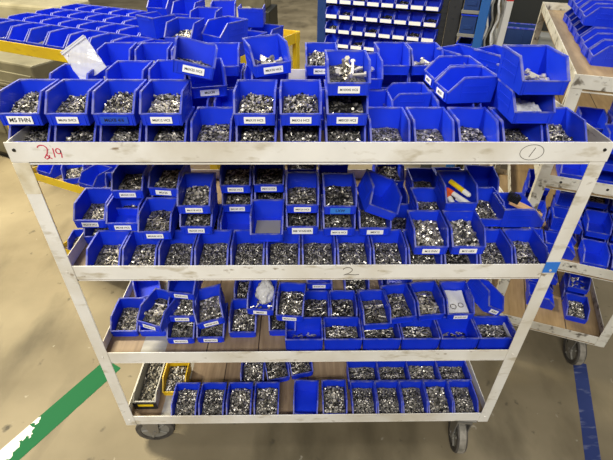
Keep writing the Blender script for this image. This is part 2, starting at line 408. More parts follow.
BINS = [
    ('T0', -0.71, 0.02, 1.452, 0, 0, 0, 's', 'pins', 0.7, '', 'w'),
    ('T0', -0.596, 0.02, 1.452, 0, 0, 0, 's', 'bolts', 0.75, '', 'w'),
    ('T0', -0.483, 0.02, 1.452, 0, 0, 0, 's', 'screws', 0.7, '', 'w'),
    ('T0', -0.369, 0.02, 1.452, 0, 0, 0, 's', 'screws', 0.7, '', 'w'),
    ('T0', -0.256, 0.02, 1.452, 0, 0, 0, 's', 'bolts', 0.7, '', 'w'),
    ('T0', -0.142, 0.02, 1.452, 0, 0, 0, 's', 'bolts', 0.84, '', 'w'),
    ('T0', -0.029, 0.02, 1.452, 0, 0, 0, 's', 'nuts', 0.79, '', 'w'),
    ('T0', 0.085, 0.02, 1.452, 0, 0, 0, 's', 'nuts', 0.79, '', 'w'),
    ('T0', 0.198, 0.02, 1.452, 0, 0, 0, 's', 'nuts', 0.44, '', 'w'),
    ('T0', 0.311, 0.02, 1.452, 0, 0, 0, 's', 'washers', 0.37, '', 'w'),
    ('T0', 0.425, 0.02, 1.452, 0, 0, 0, 's', 'screws', 0.48, '', 'w'),
    ('T0', 0.538, 0.02, 1.452, 0, 0, 0, 's', 'nuts', 0.4, '', 'w'),
    ('T0', 0.652, 0.02, 1.452, 0, 0, 0, 's', 'bolts', 0.7, '', 'w'),
    ('T1', -0.71, 0.022, 1.525, 0, 0, 0, 's', 'nuts', 1.01, 'M5 FHN', 'w'),
    ('T1', -0.596, 0.022, 1.525, 0, 0, 0, 's', 'nuts', 0.88, 'M6X6 SHCS', 'w'),
    ('T1', -0.483, 0.022, 1.525, 0, 0, 0, 's', 'nuts', 1.01, 'M6X8 4/6', 'd'),
    ('T1', -0.369, 0.022, 1.525, 0, 0, 0, 's', 'screws', 0.88, 'M6X12 HCS', 'w'),
    ('T1', -0.142, 0.022, 1.525, 0, 0, 0, 's', 'bolts', 0.92, 'M6X10 HCS', 'w'),
    ('T1', -0.029, 0.022, 1.525, 0, 0, 0, 's', 'bolts', 0.88, 'M6X16 HCS', 'w'),
    ('T1', 0.085, 0.022, 1.525, 0, 0, 0, 's', 'dark', 0.88, 'M8X20 HCS', 'w'),
    ('T1', 0.552, 0.035, 1.525, 0, 0, 0, 's', 'bag', 0.88, '', 'w'),
    ('T2', 0.085, 0.028, 1.598, 0, 0, 0, 's', 'bigbolts', 1.03, 'M10X45 HCS', 'w'),
    ('T2', 0.554, 0.034, 1.598, 0, 0, 0, 'y', 'fewbolts', 0.99, '', 'w'),
    ('TB', -0.68, 0.165, 1.452, 0, 0, 0, 's', '', 0.88, '', 'w'),
    ('TB', -0.57, 0.165, 1.452, 0, 0, 0, 's', '', 0.88, '', 'w'),
    ('TB', -0.46, 0.165, 1.452, 0, 0, 0, 's', '', 0.88, '', 'w'),
    ('TB', -0.34, 0.165, 1.452, 0, 0, 0, 's', '', 0.88, '', 'w'),
    ('TB', -0.22, 0.165, 1.452, 0, 0, 0, 's', '', 0.88, '', 'w'),
    ('TB', -0.1, 0.165, 1.452, 0, 0, 0, 's', '', 0.88, '', 'w'),
    ('TB', 0.05, 0.165, 1.452, 0, 0, 0, 's', '', 0.88, '', 'w'),
    ('TB', 0.18, 0.165, 1.452, 0, 0, 0, 's', '', 0.88, '', 'w'),
    ('TB', 0.41, 0.165, 1.452, 0, 0, 0, 's', '', 0.88, '', 'w'),
    ('TB', 0.53, 0.165, 1.452, 0, 0, 0, 's', '', 0.88, '', 'w'),
    ('TB', -0.62, 0.445, 1.452, 0, 0, 0, 's', '', 0.88, '', 'w'),
    ('TB', -0.5, 0.445, 1.452, 0, 0, 0, 's', '', 0.88, '', 'w'),
    ('TB', -0.385, 0.445, 1.452, 0, 0, 0, 's', '', 0.88, '', 'w'),
    ('TB', -0.275, 0.445, 1.452, 0, 0, 0, 's', '', 0.88, '', 'w'),
    ('TB', -0.165, 0.445, 1.452, 0, 0, 0, 's', '', 0.88, '', 'w'),
    ('TB', 0.04, 0.445, 1.452, 0, 0, 0, 's', '', 0.88, '', 'w'),
    ('TB', 0.17, 0.445, 1.452, 0, 0, 0, 's', '', 0.88, '', 'w'),
    ('TB', 0.28, 0.445, 1.452, 0, 0, 0, 's', '', 0.88, '', 'w'),
    ('TB', 0.385, 0.445, 1.452, 0, 0, 0, 's', '', 0.88, '', 'w'),
    ('TB', 0.62, 0.43, 1.452, 30, 0, 0, 's', '', 0.88, '', 'w'),
    ('TB', 0.5, 0.44, 1.452, 24, 0, 0, 's', '', 0.88, '', 'w'),
    ('TM', -0.655, 0.17, 1.525, 0, 0, 0, 's', 'whitepart', 0.88, '', 'w'),
    ('TM', -0.4, 0.21, 1.525, 0, 0, 0, 's', '', 0.88, '', 'w'),
    ('TM', -0.515, 0.2, 1.525, 0, 0, 0, 's', '', 0.88, '', 'w'),
    ('TM', -0.285, 0.225, 1.525, 14, 0, 0, 's', '', 0.88, 'M6X30', 'w'),
    ('TM', -0.3, 0.105, 1.612, 9, -7, 15, 's', 'screws', 0.53, 'M6X25 HCS', 'w'),
    ('TM', -0.115, 0.215, 1.525, 0, 0, 0, 's', '', 0.88, '', 'w'),
    ('TM', -0.1, 0.183, 1.6, 16, 0, -3, 's', 'fewbolts', 0.99, 'M6X30 HCS', 'w'),
    ('TM', -0.62, 0.425, 1.525, 4, 0, 0, 's', '', 0.88, '', 'w'),
    ('TM', -0.5, 0.425, 1.525, 4, 0, 0, 's', 'few', 0.99, '', 'w'),
    ('TM', -0.385, 0.425, 1.525, 4, 0, 0, 's', '', 0.88, '', 'w'),
    ('TM', -0.275, 0.425, 1.525, 4, 0, 0, 's', '', 0.88, '', 'w'),
    ('TM', 0.04, 0.432, 1.525, 0, 0, 0, 's', 'bolts', 1.06, 'M8X45 HCS', 'w'),
    ('TM', 0.275, 0.44, 1.525, 0, 0, 0, 's', '', 0.88, '', 'w'),
    ('TM', 0.383, 0.44, 1.525, 0, 0, 0, 's', 'fewbolts', 0.99, '', 'w'),
    ('TM', 0.165, 0.3, 1.525, 0, 0, 0, 's', 'fewbolts', 0.99, '', 'w'),
    ('TM', 0.29, 0.32, 1.452, -88, 0, 0, 's', '', 0.88, '', 'w'),
    ('TM', 0.437, 0.236, 1.525, -84, 0, 0, 's', '', 0.88, 'M6X35', 'w'),
    ('TM', 0.432, 0.35, 1.525, -86, 0, 0, 's', '', 0.88, 'M6X40', 'w'),
    ('TM', 0.5, 0.47, 1.525, 32, 0, 0, 's', '', 0.88, '', 'w'),
    ('TM', 0.62, 0.46, 1.525, 34, 0, 0, 's', '', 0.88, '', 'w'),
    ('TM', 0.615, 0.185, 1.525, 6, 0, 0, 's', '', 0.88, '', 'w'),
    ('M0', -0.631, 0.01, 1.047, 0, 0, 0, 's', 'longbolts', 0.59, '', 'w'),
    ('M0', -0.522, 0.01, 1.047, 0, 0, 0, 's', 'bolts', 0.63, '', 'w'),
    ('M0', -0.412, 0.01, 1.047, 0, 0, 0, 's', 'pins', 0.66, '', 'w'),
    ('M0', -0.303, 0.01, 1.047, 0, 0, 0, 's', 'pins', 0.66, '', 'w'),
    ('M0', -0.193, 0.01, 1.047, 0, 0, 0, 's', 'pins', 0.66, '', 'w'),
    ('M0', -0.084, 0.01, 1.047, 0, 0, 0, 's', 'pins', 0.66, '', 'w'),
    ('M0', 0.026, 0.01, 1.047, 0, 0, 0, 's', 'pins', 0.66, '', 'w'),
    ('M0', 0.135, 0.01, 1.047, 0, 0, 0, 's', 'nuts', 0.66, '', 'w'),
    ('M0', 0.245, 0.01, 1.047, 0, 0, 0, 's', 'nuts', 0.63, '', 'w'),
    ('M0', 0.354, 0.01, 1.047, 0, 0, 0, 's', 'nuts', 0.56, '', 'w'),
    ('M0', 0.464, 0.01, 1.047, 0, 0, 0, 's', 'dark', 0.49, '', 'w'),
    ('M0', 0.573, 0.01, 1.047, 0, 0, 0, 's', 'pins', 0.66, '', 'w'),
    ('M0', 0.683, 0.01, 1.047, 0, 0, 0, 's', 'bolts', 0.7, '', 'w'),
    ('MB', -0.7, 0.165, 1.047, 0, 0, 0, 's', 'bolts', 0.49, '', 'w'),
    ('MB', -0.59, 0.165, 1.047, 0, 0, 0, 's', 'bolts', 0.49, '', 'w'),
    ('MB', -0.47, 0.165, 1.047, 0, 0, 0, 's', 'bolts', 0.49, '', 'w'),
    ('MB', -0.355, 0.165, 1.047, 0, 0, 0, 's', 'bolts', 0.49, '', 'w'),
    ('MB', -0.245, 0.15, 1.047, 0, 0, 0, 's', '', 0.7, '', 'w'),
    ('MB', -0.13, 0.165, 1.047, 0, 0, 0, 's', 'dark', 0.49, '', 'w'),
    ('MB', -0.02, 0.165, 1.047, 0, 0, 0, 's', 'dark', 0.49, '', 'w'),
    ('MB', 0.09, 0.165, 1.047, 0, 0, 0, 's', 'dark', 0.49, '', 'w'),
    ('MB', 0.2, 0.165, 1.047, 0, 0, 0, 's', 'dark', 0.49, '', 'w'),
    ('MB', 0.31, 0.165, 1.047, 0, 0, 0, 's', 'dark', 0.49, '', 'w'),
    ('MB', 0.43, 0.165, 1.047, 0, 0, 0, 's', 'dark', 0.49, '', 'w'),
    ('MB', 0.55, 0.165, 1.047, 0, 0, 0, 's', 'dark', 0.49, '', 'w'),
    ('MB', 0.665, 0.165, 1.047, 0, 0, 0, 's', 'dark', 0.49, '', 'w'),
    ('MB', -0.6, 0.315, 1.047, 0, 0, 0, 's', '', 0.7, '', 'w'),
    ('MB', -0.48, 0.315, 1.047, 0, 0, 0, 's', '', 0.7, '', 'w'),
    ('MB', -0.245, 0.315, 1.047, 0, 0, 0, 's', '', 0.7, '', 'w'),
    ('MB', -0.135, 0.315, 1.047, 0, 0, 0, 's', '', 0.7, '', 'w'),
    ('MB', -0.024, 0.315, 1.047, 0, 0, 0, 's', '', 0.7, '', 'w'),
    ('MB', 0.092, 0.315, 1.047, 0, 0, 0, 's', '', 0.7, '', 'w'),
    ('MB', 0.31, 0.315, 1.047, 0, 0, 0, 's', '', 0.7, '', 'w'),
    ('ML', -0.707, 0.155, 1.12, 0, 0, 0, 's', 'pins', 0.42, 'M5X10 HCS', 'w'),
    ('ML', -0.597, 0.138, 1.12, 0, 0, 0, 's', '', 0.7, 'M5X8 HCS', 'w'),
    ('ML', -0.483, 0.092, 1.12, 0, 0, 0, 's', 'longbolts', 0.7, 'M5X40 HCS', 'w'),
    ('ML', -0.36, 0.12, 1.12, 0, 0, 0, 's', 'bolts', 0.59, 'M6X20 HCS', 'w'),
    ('ML', -0.245, 0.245, 1.12, 0, 0, 0, 's', 'bolts', 0.56, 'M6X40 HCS', 'w'),
    ('ML', -0.135, 0.078, 1.12, 0, 0, 0, 's', 'empty', 0.7, '', 'w'),
    ('ML', -0.135, 0.25, 1.12, 0, 0, 0, 's', 'dark', 0.56, '', 'w'),
    ('ML', -0.024, 0.117, 1.12, 0, 0, 0, 's', 'dark', 0.49, 'M8 WASHER', 'b'),
    ('ML', 0.092, 0.108, 1.12, 0, 0, 0, 's', 'bolts', 0.59, 'M8X16 HCS', 'w'),
    ('ML', 0.206, 0.109, 1.12, 0, 0, 0, 's', 'nuts', 0.49, 'M8X12', 'w'),
    ('ML', 0.36, 0.012, 1.12, 0, 0, 0, 's', 'bright', 0.98, 'M10 FHN', 'w'),
    ('ML', 0.472, 0.012, 1.12, 0, 0, 0, 's', 'bright', 0.98, 'M12 HEX', 'w'),
    ('ML', 0.585, 0.155, 1.12, 0, 0, 0, 's', 'nuts', 0.63, '', 'w'),
    ('ML', 0.4, 0.153, 1.12, 0, 0, 0, 's', 'nuts', 0.56, '', 'w'),
    ('ML', 0.415, 0.295, 1.12, 0, 0, 0, 's', 'nuts', 0.56, '', 'w'),
    ('ML', 0.305, 0.405, 1.12, 0, 0, 0, 's', 'bolts', 0.7, 'M10X16', 'w'),
    ('ML', -0.6, 0.225, 1.12, 0, 0, 0, 's', 'dark', 0.49, '', 'w'),
    ('ML', -0.48, 0.238, 1.12, 0, 0, 0, 's', 'dark', 0.49, '', 'w'),
    ('ML', -0.024, 0.36, 1.12, 0, 0, 0, 's', 'dark', 0.49, '', 'w'),
    ('ML', 0.092, 0.39, 1.12, 0, 0, 0, 's', 'dark', 0.49, '', 'w'),
    ('ML', 0.69, 0.203, 1.12, 90, 0, 0, 's', 'brush', 0.7, '', 'w'),
    ('ML', 0.62, 0.315, 1.12, -8, 0, 0, 's', '', 0.7, '', 'w'),
    ('ML', 0.51, 0.3, 1.12, 0, 0, 0, 's', '', 0.7, '', 'w'),
    ('MU', -0.59, 0.218, 1.193, 0, 0, 0, 's', 'dark', 0.63, 'M5X20 HCS', 'w'),
    ('MU', -0.478, 0.232, 1.193, -7, 0, 0, 's', 'bolts', 0.77, 'M5X25', 'w'),
    ('MU', -0.358, 0.127, 1.193, 0, 0, 0, 's', 'bright', 0.71, 'M6X18 HCS', 'w'),
    ('MU', -0.245, 0.25, 1.193, 0, 0, 0, 's', 'bolts', 0.63, 'M6X35 HCS', 'w'),
    ('MU', -0.135, 0.255, 1.193, 0, 0, 0, 's', 'dark', 0.63, 'M8X10 HCS', 'w'),
    ('MU', -0.024, 0.36, 1.193, 0, 0, 0, 's', 'bolts', 0.63, 'M8X25 HCS', 'w'),
    ('MU', 0.092, 0.392, 1.193, 0, 0, 0, 's', 'bolts', 0.63, '', 'w'),
    ('MU', -0.024, 0.13, 1.193, 0, 0, 0, 's', 'bolts', 0.59, 'M8X20 HCS', 'w'),
    ('MU', 0.093, 0.122, 1.193, 0, 0, 0, 's', 'clear', 0.7, 'LXW', 't'),
    ('MU', 0.208, 0.088, 1.211, 6, 3, 25, 's', 'strip', 0.7, '', 'w'),
    ('MU', 0.474, 0.14, 1.193, 0, 0, 0, 's', 'markers', 0.7, '', 'w'),
    ('L0', -0.697, 0.112, 0.642, 0, 0, 0, 's', 'pins', 0.7, '', 'w'),
    ('L0', -0.589, 0.112, 0.642, 0, 0, 0, 's', '', 0.78, '', 'w'),
    ('L0', -0.477, 0.076, 0.642, 0, 0, 0, 's', 'longbolts', 0.82, 'M6X50 HCS', 'w'),
    ('L0', -0.367, 0.08, 0.642, 0, 0, 0, 's', 'longbolts', 0.62, 'M6X60 HCS', 'w'),
    ('L0', -0.25, 0.103, 0.642, 0, 0, 0, 's', 'bolts', 0.78, '', 'w'),
    ('L0', -0.25, 0.262, 0.642, 0, 0, 0, 's', 'dark', 0.78, '', 'w'),
    ('L0', -0.1, 0.11, 0.642, 0, 0, 0, 's', 'dark', 0.55, '', 'w'),
    ('L0', -0.19, 0.255, 0.642, 0, 0, 0, 's', '', 0.78, '', 'w'),
    ('LW', -0.018, 0.036, 0.642, 0, 0, 0, 'w', 'few', 0.44, '', 'w'),
    ('LW', 0.124, 0.036, 0.642, 0, 0, 0, 'w', 'bolts', 0.9, '', 'w'),
    ('LW', 0.265, 0.036, 0.642, 0, 0, 0, 'w', 'dark', 0.62, '', 'w'),
    ('LW', 0.407, 0.036, 0.642, 0, 0, 0, 'w', 'bolts', 0.74, '', 'w'),
    ('LW', 0.549, 0.036, 0.642, 0, 0, 0, 'w', 'few', 0.61, '', 'w'),
    ('LW', 0.69, 0.036, 0.642, 0, 0, 0, 'w', 'nuts', 0.86, '', 'w'),
    ('LW2', 0.03, 0.147, 0.642, 0, 0, 0, 's', 'dark', 0.82, '', 'w'),
    ('LW2', 0.138, 0.147, 0.642, 0, 0, 0, 's', 'dark', 0.82, '', 'w'),
    ('LW2', 0.25, 0.15, 0.642, 0, 0, 0, 's', 'dark', 0.62, '', 'w'),
    ('LW2', 0.36, 0.15, 0.642, 0, 0, 0, 's', 'dark', 0.62, '', 'w'),
    ('LW2', 0.47, 0.15, 0.642, 0, 0, 0, 's', 'dark', 0.62, '', 'w'),
    ('LW2', 0.58, 0.15, 0.642, 0, 0, 0, 's', 'dark', 0.62, '', 'w'),
    ('LW2', -0.655, 0.3, 0.642, 20, 0, 0, 's', '', 0.78, '', 'w'),
    ('LW2', 0.05, 0.29, 0.642, 0, 0, 0, 's', '', 0.78, '', 'w'),
    ('LW2', 0.36, 0.3, 0.642, 0, 0, 0, 's', '', 0.78, '', 'w'),
    ('LW2', 0.205, 0.3, 0.642, 0, 0, 0, 's', 'dark', 0.86, '', 'w'),
    ('L1', -0.58, 0.08, 0.717, -19, 0, 0, 's', 'bigmix', 0.78, 'M8X40 HCS', 'w'),
    ('L1', -0.47, 0.118, 0.715, 0, 0, 0, 's', 'bright', 0.87, 'M6X30 HCS', 'w'),
    ('L1', -0.352, 0.085, 0.727, 9, 0, -11, 's', 'bright', 0.66, 'M8X50 HCS', 'w'),
    ('L1', -0.183, 0.15, 0.715, -5, 0, 0, 's', 'bag', 0.78, 'M8X55', 'w'),
    ('L1', -0.072, 0.117, 0.715, -5, 0, 0, 's', 'bolts', 0.9, 'M8X60 HCS', 'w'),
    ('L1', 0.045, 0.29, 0.715, 0, 0, 0, 's', '', 0.78, 'M10X20 HCS', 'w'),
    ('L1', 0.25, 0.074, 0.715, 4, 0, 0, 's', 'longbolts', 0.74, '', 'w'),
    ('L1', 0.35, 0.105, 0.715, 9, 0, 0, 's', 'bolts', 0.74, '', 'w'),
    ('L1', 0.46, 0.118, 0.715, 6, 0, 0, 's', 'bigmix', 0.74, '', 'w'),
    ('L1', 0.569, 0.12, 0.715, 1, 0, 0, 's', 'paper', 0.78, 'M12X30 HCS', 'w'),
    ('L1', 0.69, 0.135, 0.727, 18, 0, 34, 's', 'few', 0.87, 'M12X40', 'w'),
    ('L1', 0.37, 0.285, 0.715, 0, 0, 0, 's', '', 0.78, '', 'w'),
    ('L2', -0.472, 0.165, 0.788, -8, 0, 0, 's', '', 0.78, 'M6X35 HCS', 'w'),
    ('B0', -0.515, 0.004, 0.237, 0, 0, 0, 's', 'nuts', 0.95, '', 'w'),
    ('B0', -0.402, 0.004, 0.237, 0, 0, 0, 's', 'nuts', 0.95, '', 'w'),
    ('B0', -0.288, 0.004, 0.237, 0, 0, 0, 's', 'bright', 1.06, '', 'w'),
    ('B0', -0.174, 0.004, 0.237, 0, 0, 0, 's', 'bright', 1.06, '', 'w'),
    ('B0', -0.012, 0.012, 0.237, -3, 0, 0, 's', '', 0.9, 'M10 LW', 'w'),
    ('B0', 0.112, 0.012, 0.237, 0, 0, 0, 's', 'bright', 1.06, 'M10 FW', 'w'),
    ('B0', 0.235, 0.004, 0.237, 0, 0, 0, 's', 'nuts', 0.95, '', 'w'),
    ('B0', 0.341, 0.004, 0.237, 0, 0, 0, 's', 'nuts', 0.95, '', 'w'),
    ('B0', 0.447, 0.004, 0.237, 0, 0, 0, 's', 'nuts', 0.95, '', 'w'),
    ('B0', 0.553, 0.004, 0.237, 0, 0, 0, 's', 'bright', 1.06, '', 'w'),
    ('B0', 0.659, 0.004, 0.237, 0, 0, 0, 's', 'nuts', 0.95, '', 'w'),
    ('B1', -0.245, 0.15, 0.237, 0, 0, 0, 's', 'bright', 1.01, '', 'w'),
    ('B1', -0.128, 0.185, 0.237, 13, 0, 0, 's', 'bolts', 1.03, '', 'w'),
    ('B1', -0.022, 0.21, 0.237, 13, 0, 0, 's', 'bolts', 0.9, '', 'w'),
    ('B1', 0.246, 0.145, 0.237, 0, 0, 0, 'w', 'nuts', 0.9, '', 'w'),
    ('B1', 0.381, 0.145, 0.237, 0, 0, 0, 'w', 'nuts', 0.9, '', 'w'),
    ('B1', 0.515, 0.145, 0.237, 0, 0, 0, 'w', 'bright', 1.01, '', 'w'),
    ('B1', 0.65, 0.145, 0.237, 0, 0, 0, 'w', 'nuts', 0.9, '', 'w'),
    ('GB', -0.688, 0.065, 0.237, 0, 0, 0, 'gray', 'nuts', 1, '', 'w'),
    ('YB', -0.583, 0.125, 0.237, 0, 0, 0, 'yel', 'bolts', 1, '', 'w'),
]


ROWS = {
    'T0': ('front row', 'top shelf'), 'T1': ('second layer', 'front of top shelf'), 'T2': ('third layer', 'front of top shelf'),
    'TB': ('lowest layer', 'rear of top shelf'), 'TM': ('loose pile', 'rear of top shelf'),
    'M0': ('front row', 'second shelf'), 'MB': ('rear lowest layer', 'second shelf'), 'ML': ('middle layer', 'second shelf'), 'MU': ('uppermost layer', 'second shelf'),
    'L0': ('lowest layer', 'left of third shelf'), 'LW': ('wide front row', 'right of third shelf'), 'LW2': ('rear layer', 'third shelf'),
    'L1': ('upper layer', 'third shelf'), 'L2': ('topmost layer', 'third shelf'),
    'B0': ('front row', 'bottom shelf'), 'B1': ('back row', 'bottom shelf'), 'GB': ('left end', 'bottom shelf'), 'YB': ('left end', 'bottom shelf'),
}
ORD = ['first', 'second', 'third', 'fourth', 'fifth', 'sixth', 'seventh', 'eighth', 'ninth', 'tenth', 'eleventh', 'twelfth', 'thirteenth',
       'fourteenth', 'fifteenth', 'sixteenth', 'seventeenth', 'eighteenth', 'nineteenth', 'twentieth', 'twenty-first', 'twenty-second', 'twenty-third',
       'twenty-fourth', 'twenty-fifth', 'twenty-sixth', 'twenty-seventh', 'twenty-eighth', 'twenty-ninth', 'thirtieth', 'thirty-first', 'thirty-second']

def side(x):
    return x
by_row = {}
for b in BINS: by_row.setdefault(b[0], []).append(b)
PLACED = {}
for row, lst in by_row.items():
    lst.sort(key=lambda b: (b[1] + 0.03) / (0.809 * (1 + b[2]) + 0.588 * (1.95 - b[3])))
    for k, (rw, x, y, z, yaw, pitch, roll, size, content, fill, text, style) in enumerate(lst):
        W, L, H, lip, sl = SIZES[size]
        e = Euler((R(pitch), R(roll), R(yaw)), 'XYZ')
        p = Vector((x, y, z))
        if abs(yaw) <= 20: p = p + Matrix.Rotation(R(yaw), 3, 'Z') @ Vector((0, L/2, 0))
        layer, shelf = ROWS[row]
        where = '%s from left, %s, %s' % (ORD[k], layer, shelf)
        grp = 'bins in the %s, %s' % (layer, shelf)
        name = 'storage_bin'
        tx = text
        b = put_bin(p.x, p.y, p.z, e, size, tx, style)
        ph = PHRASE.get(content, '')
        if size == 'gray': tag(b, 'long clear grey bin with black front at left end of bottom shelf', 'bin')
        elif size == 'yel': tag(b, 'yellow plastic bin of bolts near left end of bottom shelf', 'bin')
        elif content == 'bag': tag(b, 'blue bin holding a clear bag, ' + where, 'bin', grp)
        elif content == 'markers': tag(b, 'blue bin of paint markers, ' + where, 'bin', grp)
        elif content == 'brush': tag(b, 'blue bin with wooden brush, ' + where, 'bin', grp)
        elif content == 'paper': tag(b, 'blue bin lined with paper, ' + where, 'bin', grp)
        elif content == 'strip': tag(b, 'tilted blue bin, ' + where, 'bin', grp)
        elif content == 'whitepart': tag(b, 'blue bin under ziplock bag, ' + where, 'bin', grp)
        elif ph: tag(b, 'blue bin of %s, %s' % (ph, where), 'bin', grp)
        else: tag(b, ('labelled blue bin, ' if text else 'blue plastic bin, ') + where, 'bin', grp)
        PLACED.setdefault(content, []).append((b, where))
        if content in HEAPS or content in PHRASE and content != 'clear':
            lb = {'gray': 'small nuts filling the long clear grey bin on bottom shelf', 'yel': 'short bolts filling the yellow bin on bottom shelf'}.get(size, '%s in bin %s' % (ph, where))
            put_heap(content, p.x, p.y, p.z, e, fill, lb, 'heaps in the %s, %s' % (layer, shelf), size)

# ---- other things lying in bins
def crumple(nx, ny, w, h, amp, seed, wrap=0.0, mats=None, name='bag'):
    rg = random.Random(seed); bm = bmesh.new(); g = []
    ph = [rg.uniform(0, 6) for _ in range(6)]
    for i in range(nx+1):
        r_ = []
        for j in range(ny+1):
            u = i/nx - .5; v = j/ny - .5
            z = amp * (math.sin(u*9+ph[0]) * math.cos(v*7+ph[1]) + .6*math.sin((u+v)*17+ph[2]) + .4*math.sin((u-v)*29+ph[3])) + wrap * (0.25 - u*u - v*v)
            r_.append(bm.verts.new((u*w + rg.uniform(-1,1)*amp*.2, v*h + rg.uniform(-1,1)*amp*.2, z + rg.uniform(-1,1)*amp*.3)))
        g.append(r_)
    for i in range(nx):
        for j in range(ny): bm.faces.new([g[i][j], g[i+1][j], g[i+1][j+1], g[i][j+1]])
    # second skin underneath closes the bag
    res = bmesh.ops.duplicate(bm, geom=bm.verts[:] + bm.edges[:] + bm.faces[:])
    for v in [e for e in res['geom'] if isinstance(e, bmesh.types.BMVert)]: v.co.z = -v.co.z * .3 - amp * .8
    bmesh.ops.remove_doubles(bm, verts=bm.verts[:], dist=0.0002)
    for f in bm.faces: f.smooth = True
    return finish(bm, name, mats or M['bag'])

def blob_bag():
    from mathutils import noise
    bm = bmesh.new(); bmesh.ops.create_icosphere(bm, subdivisions=4, radius=1)
    for v in bm.verts:
        n = v.co.normalized()
        k = 1 + .30 * noise.noise(n * 1.7 + Vector((3, 1, 2))) + .16 * (1 - abs(noise.noise(n * 4.5)) * 2.4) + .05 * noise.noise(n * 11)
        v.co = Vector((n.x * .030 * k, n.y * .044 * k + n.z * .008, n.z * .036 * k))
    for f in bm.faces: f.smooth = True
    return finish(bm, 'bag', M['bag'])

def in_bin(content, idx=0): return PLACED[content][idx][0]
# clear bags
for k, (b, where) in enumerate(PLACED.get('bag', [])):
    mtx = Matrix.Translation(b.location) @ b.rotation_euler.to_matrix().to_4x4()
    big = k == 1 or 'third shelf' in where
    me = blob_bag() if big else crumple(16, 18, 0.075, 0.105, .0075 if big else .005, 3 + k, wrap=.085 if big else .03)
    o = link('plastic_bag', me); o.matrix_world = mtx @ Matrix.Translation((.010 if big else 0, .004 if big else 0.0, .052 if big else .020))
    tag(o, 'crumpled clear bag in a blue bin on the ' + ('third shelf' if 'third' in where else 'top shelf, right'), 'plastic bag')
    ff = link('fastener_heap', HEAPS['few'][0]); ff.matrix_world = mtx
    tag(ff, 'scattered bolts under the clear bag on the ' + ('third shelf' if 'third' in where else 'top shelf'), 'fasteners', None, 'stuff')

# tall ziplock bag standing in the bin behind the front row
zb = empty('ziplock_bag', (-0.630, 0.262, 1.628), (R(72), R(-14), R(0)))
tag(zb, 'upright clear ziplock bag in a bin at rear left of top shelf', 'plastic bag')
link('bag_body', crumple(16, 18, .085, .095, .0017, 11, wrap=.018), zb, (0, -.01, 0), (0, 0, R(18)))
bm = bmesh.new(); bm_box(bm, -.042, .042, -.0018, .0018, -.0012, .0012); bm_box(bm, -.042, .042, .004, .0065, -.001, .001)
link('zip_strip', finish(bm, 'zip_strip', M['whitep']), zb, (-.012, .030, .006), (0, 0, R(18)))

# bits in bins
b = in_bin('whitepart')
o = link('white_bracket', None) if False else None
bm = bmesh.new(); bm_tube(bm, (-.02,0,0), (.015,.01,.004), .008, .006, 10); bm_tube(bm, (.015,.01,.004), (.028,.022,.01), .006, .003, 10)
o = link('plastic_fitting', finish(bm, 'plastic_fitting', M['whitep']), None, (b.location.x - .005, b.location.y - .03, b.location.z + .012))
tag(o, 'small white fitting in the bin below the ziplock bag', 'fitting')

b = in_bin('markers')
def marker(name, m, cap, p, q, label):
    root = empty(name, p); p = Vector(p); q = Vector(q); d = q - p
    bm = bmesh.new(); bm_tube(bm, (0,0,0), d * .68, .0082, seg=14); link('barrel', finish(bm, 'barrel', m), root)
    bm = bmesh.new(); bm_tube(bm, d * .68, d * .95, .0086, .0078, seg=14); bm_tube(bm, d*.95, d, .0055, .005, seg=12)
    link('cap', finish(bm, 'cap', cap), root)
    tag(root, label, 'marker', 'paint markers in the bin')
bx, by, bz = b.location
marker('paint_marker', M['orange'], M['whitep'], (bx-.038, by+.040, bz+.036), (bx-.020, by-.055, bz+.016), 'orange paint marker in bin on the second shelf')
marker('paint_marker', M['yellowp'], M['whitep'], (bx-.012, by+.035, bz+.050), (bx+.036, by-.032, bz+.034), 'yellow paint marker in bin on the second shelf')
marker('paint_marker', M['whitep'], M['orange'], (bx+.030, by-.052, bz+.016), (bx-.022, by+.03, bz+.024), 'white paint marker lying under the yellow one')
marker('paint_marker', M['black'], M['whitep'], (bx-.030, by+.050, bz+.014), (bx+.022, by-.040, bz+.0125), 'black paint marker at bottom of the marker bin')

b = in_bin('brush'); bx, by, bz = b.location
br = empty('hand_brush', (bx, by, bz + .050), (0, R(16), R(-24)))
tag(br, 'wooden handled brush with black bristles in bin at right of second shelf', 'brush')
bm = bmesh.new(); bm_prism(bm, [(-.05,-.014),(.0,-.016),(.062,-.006),(.062,.006),(.0,.016),(-.05,.014)], lambda p, k: (p[0], p[1], k), .0, .012)
link('handle', bevel(finish(bm, 'handle', M['tan']), .002), br, (.018, 0, 0))
bm = bmesh.new()
for i in range(16):
    for j in range(8):
        x = -.034 + i*.0022; y = -.013 + j*.0037
        bm_tube(bm, (x, y, -.001), (x + rnd.uniform(-.004,.004), y + rnd.uniform(-.003,.003), .022), .0016, .001, 4)
link('bristles', finish(bm, 'bristles', M['black']), br, (-.008, 0, .012))

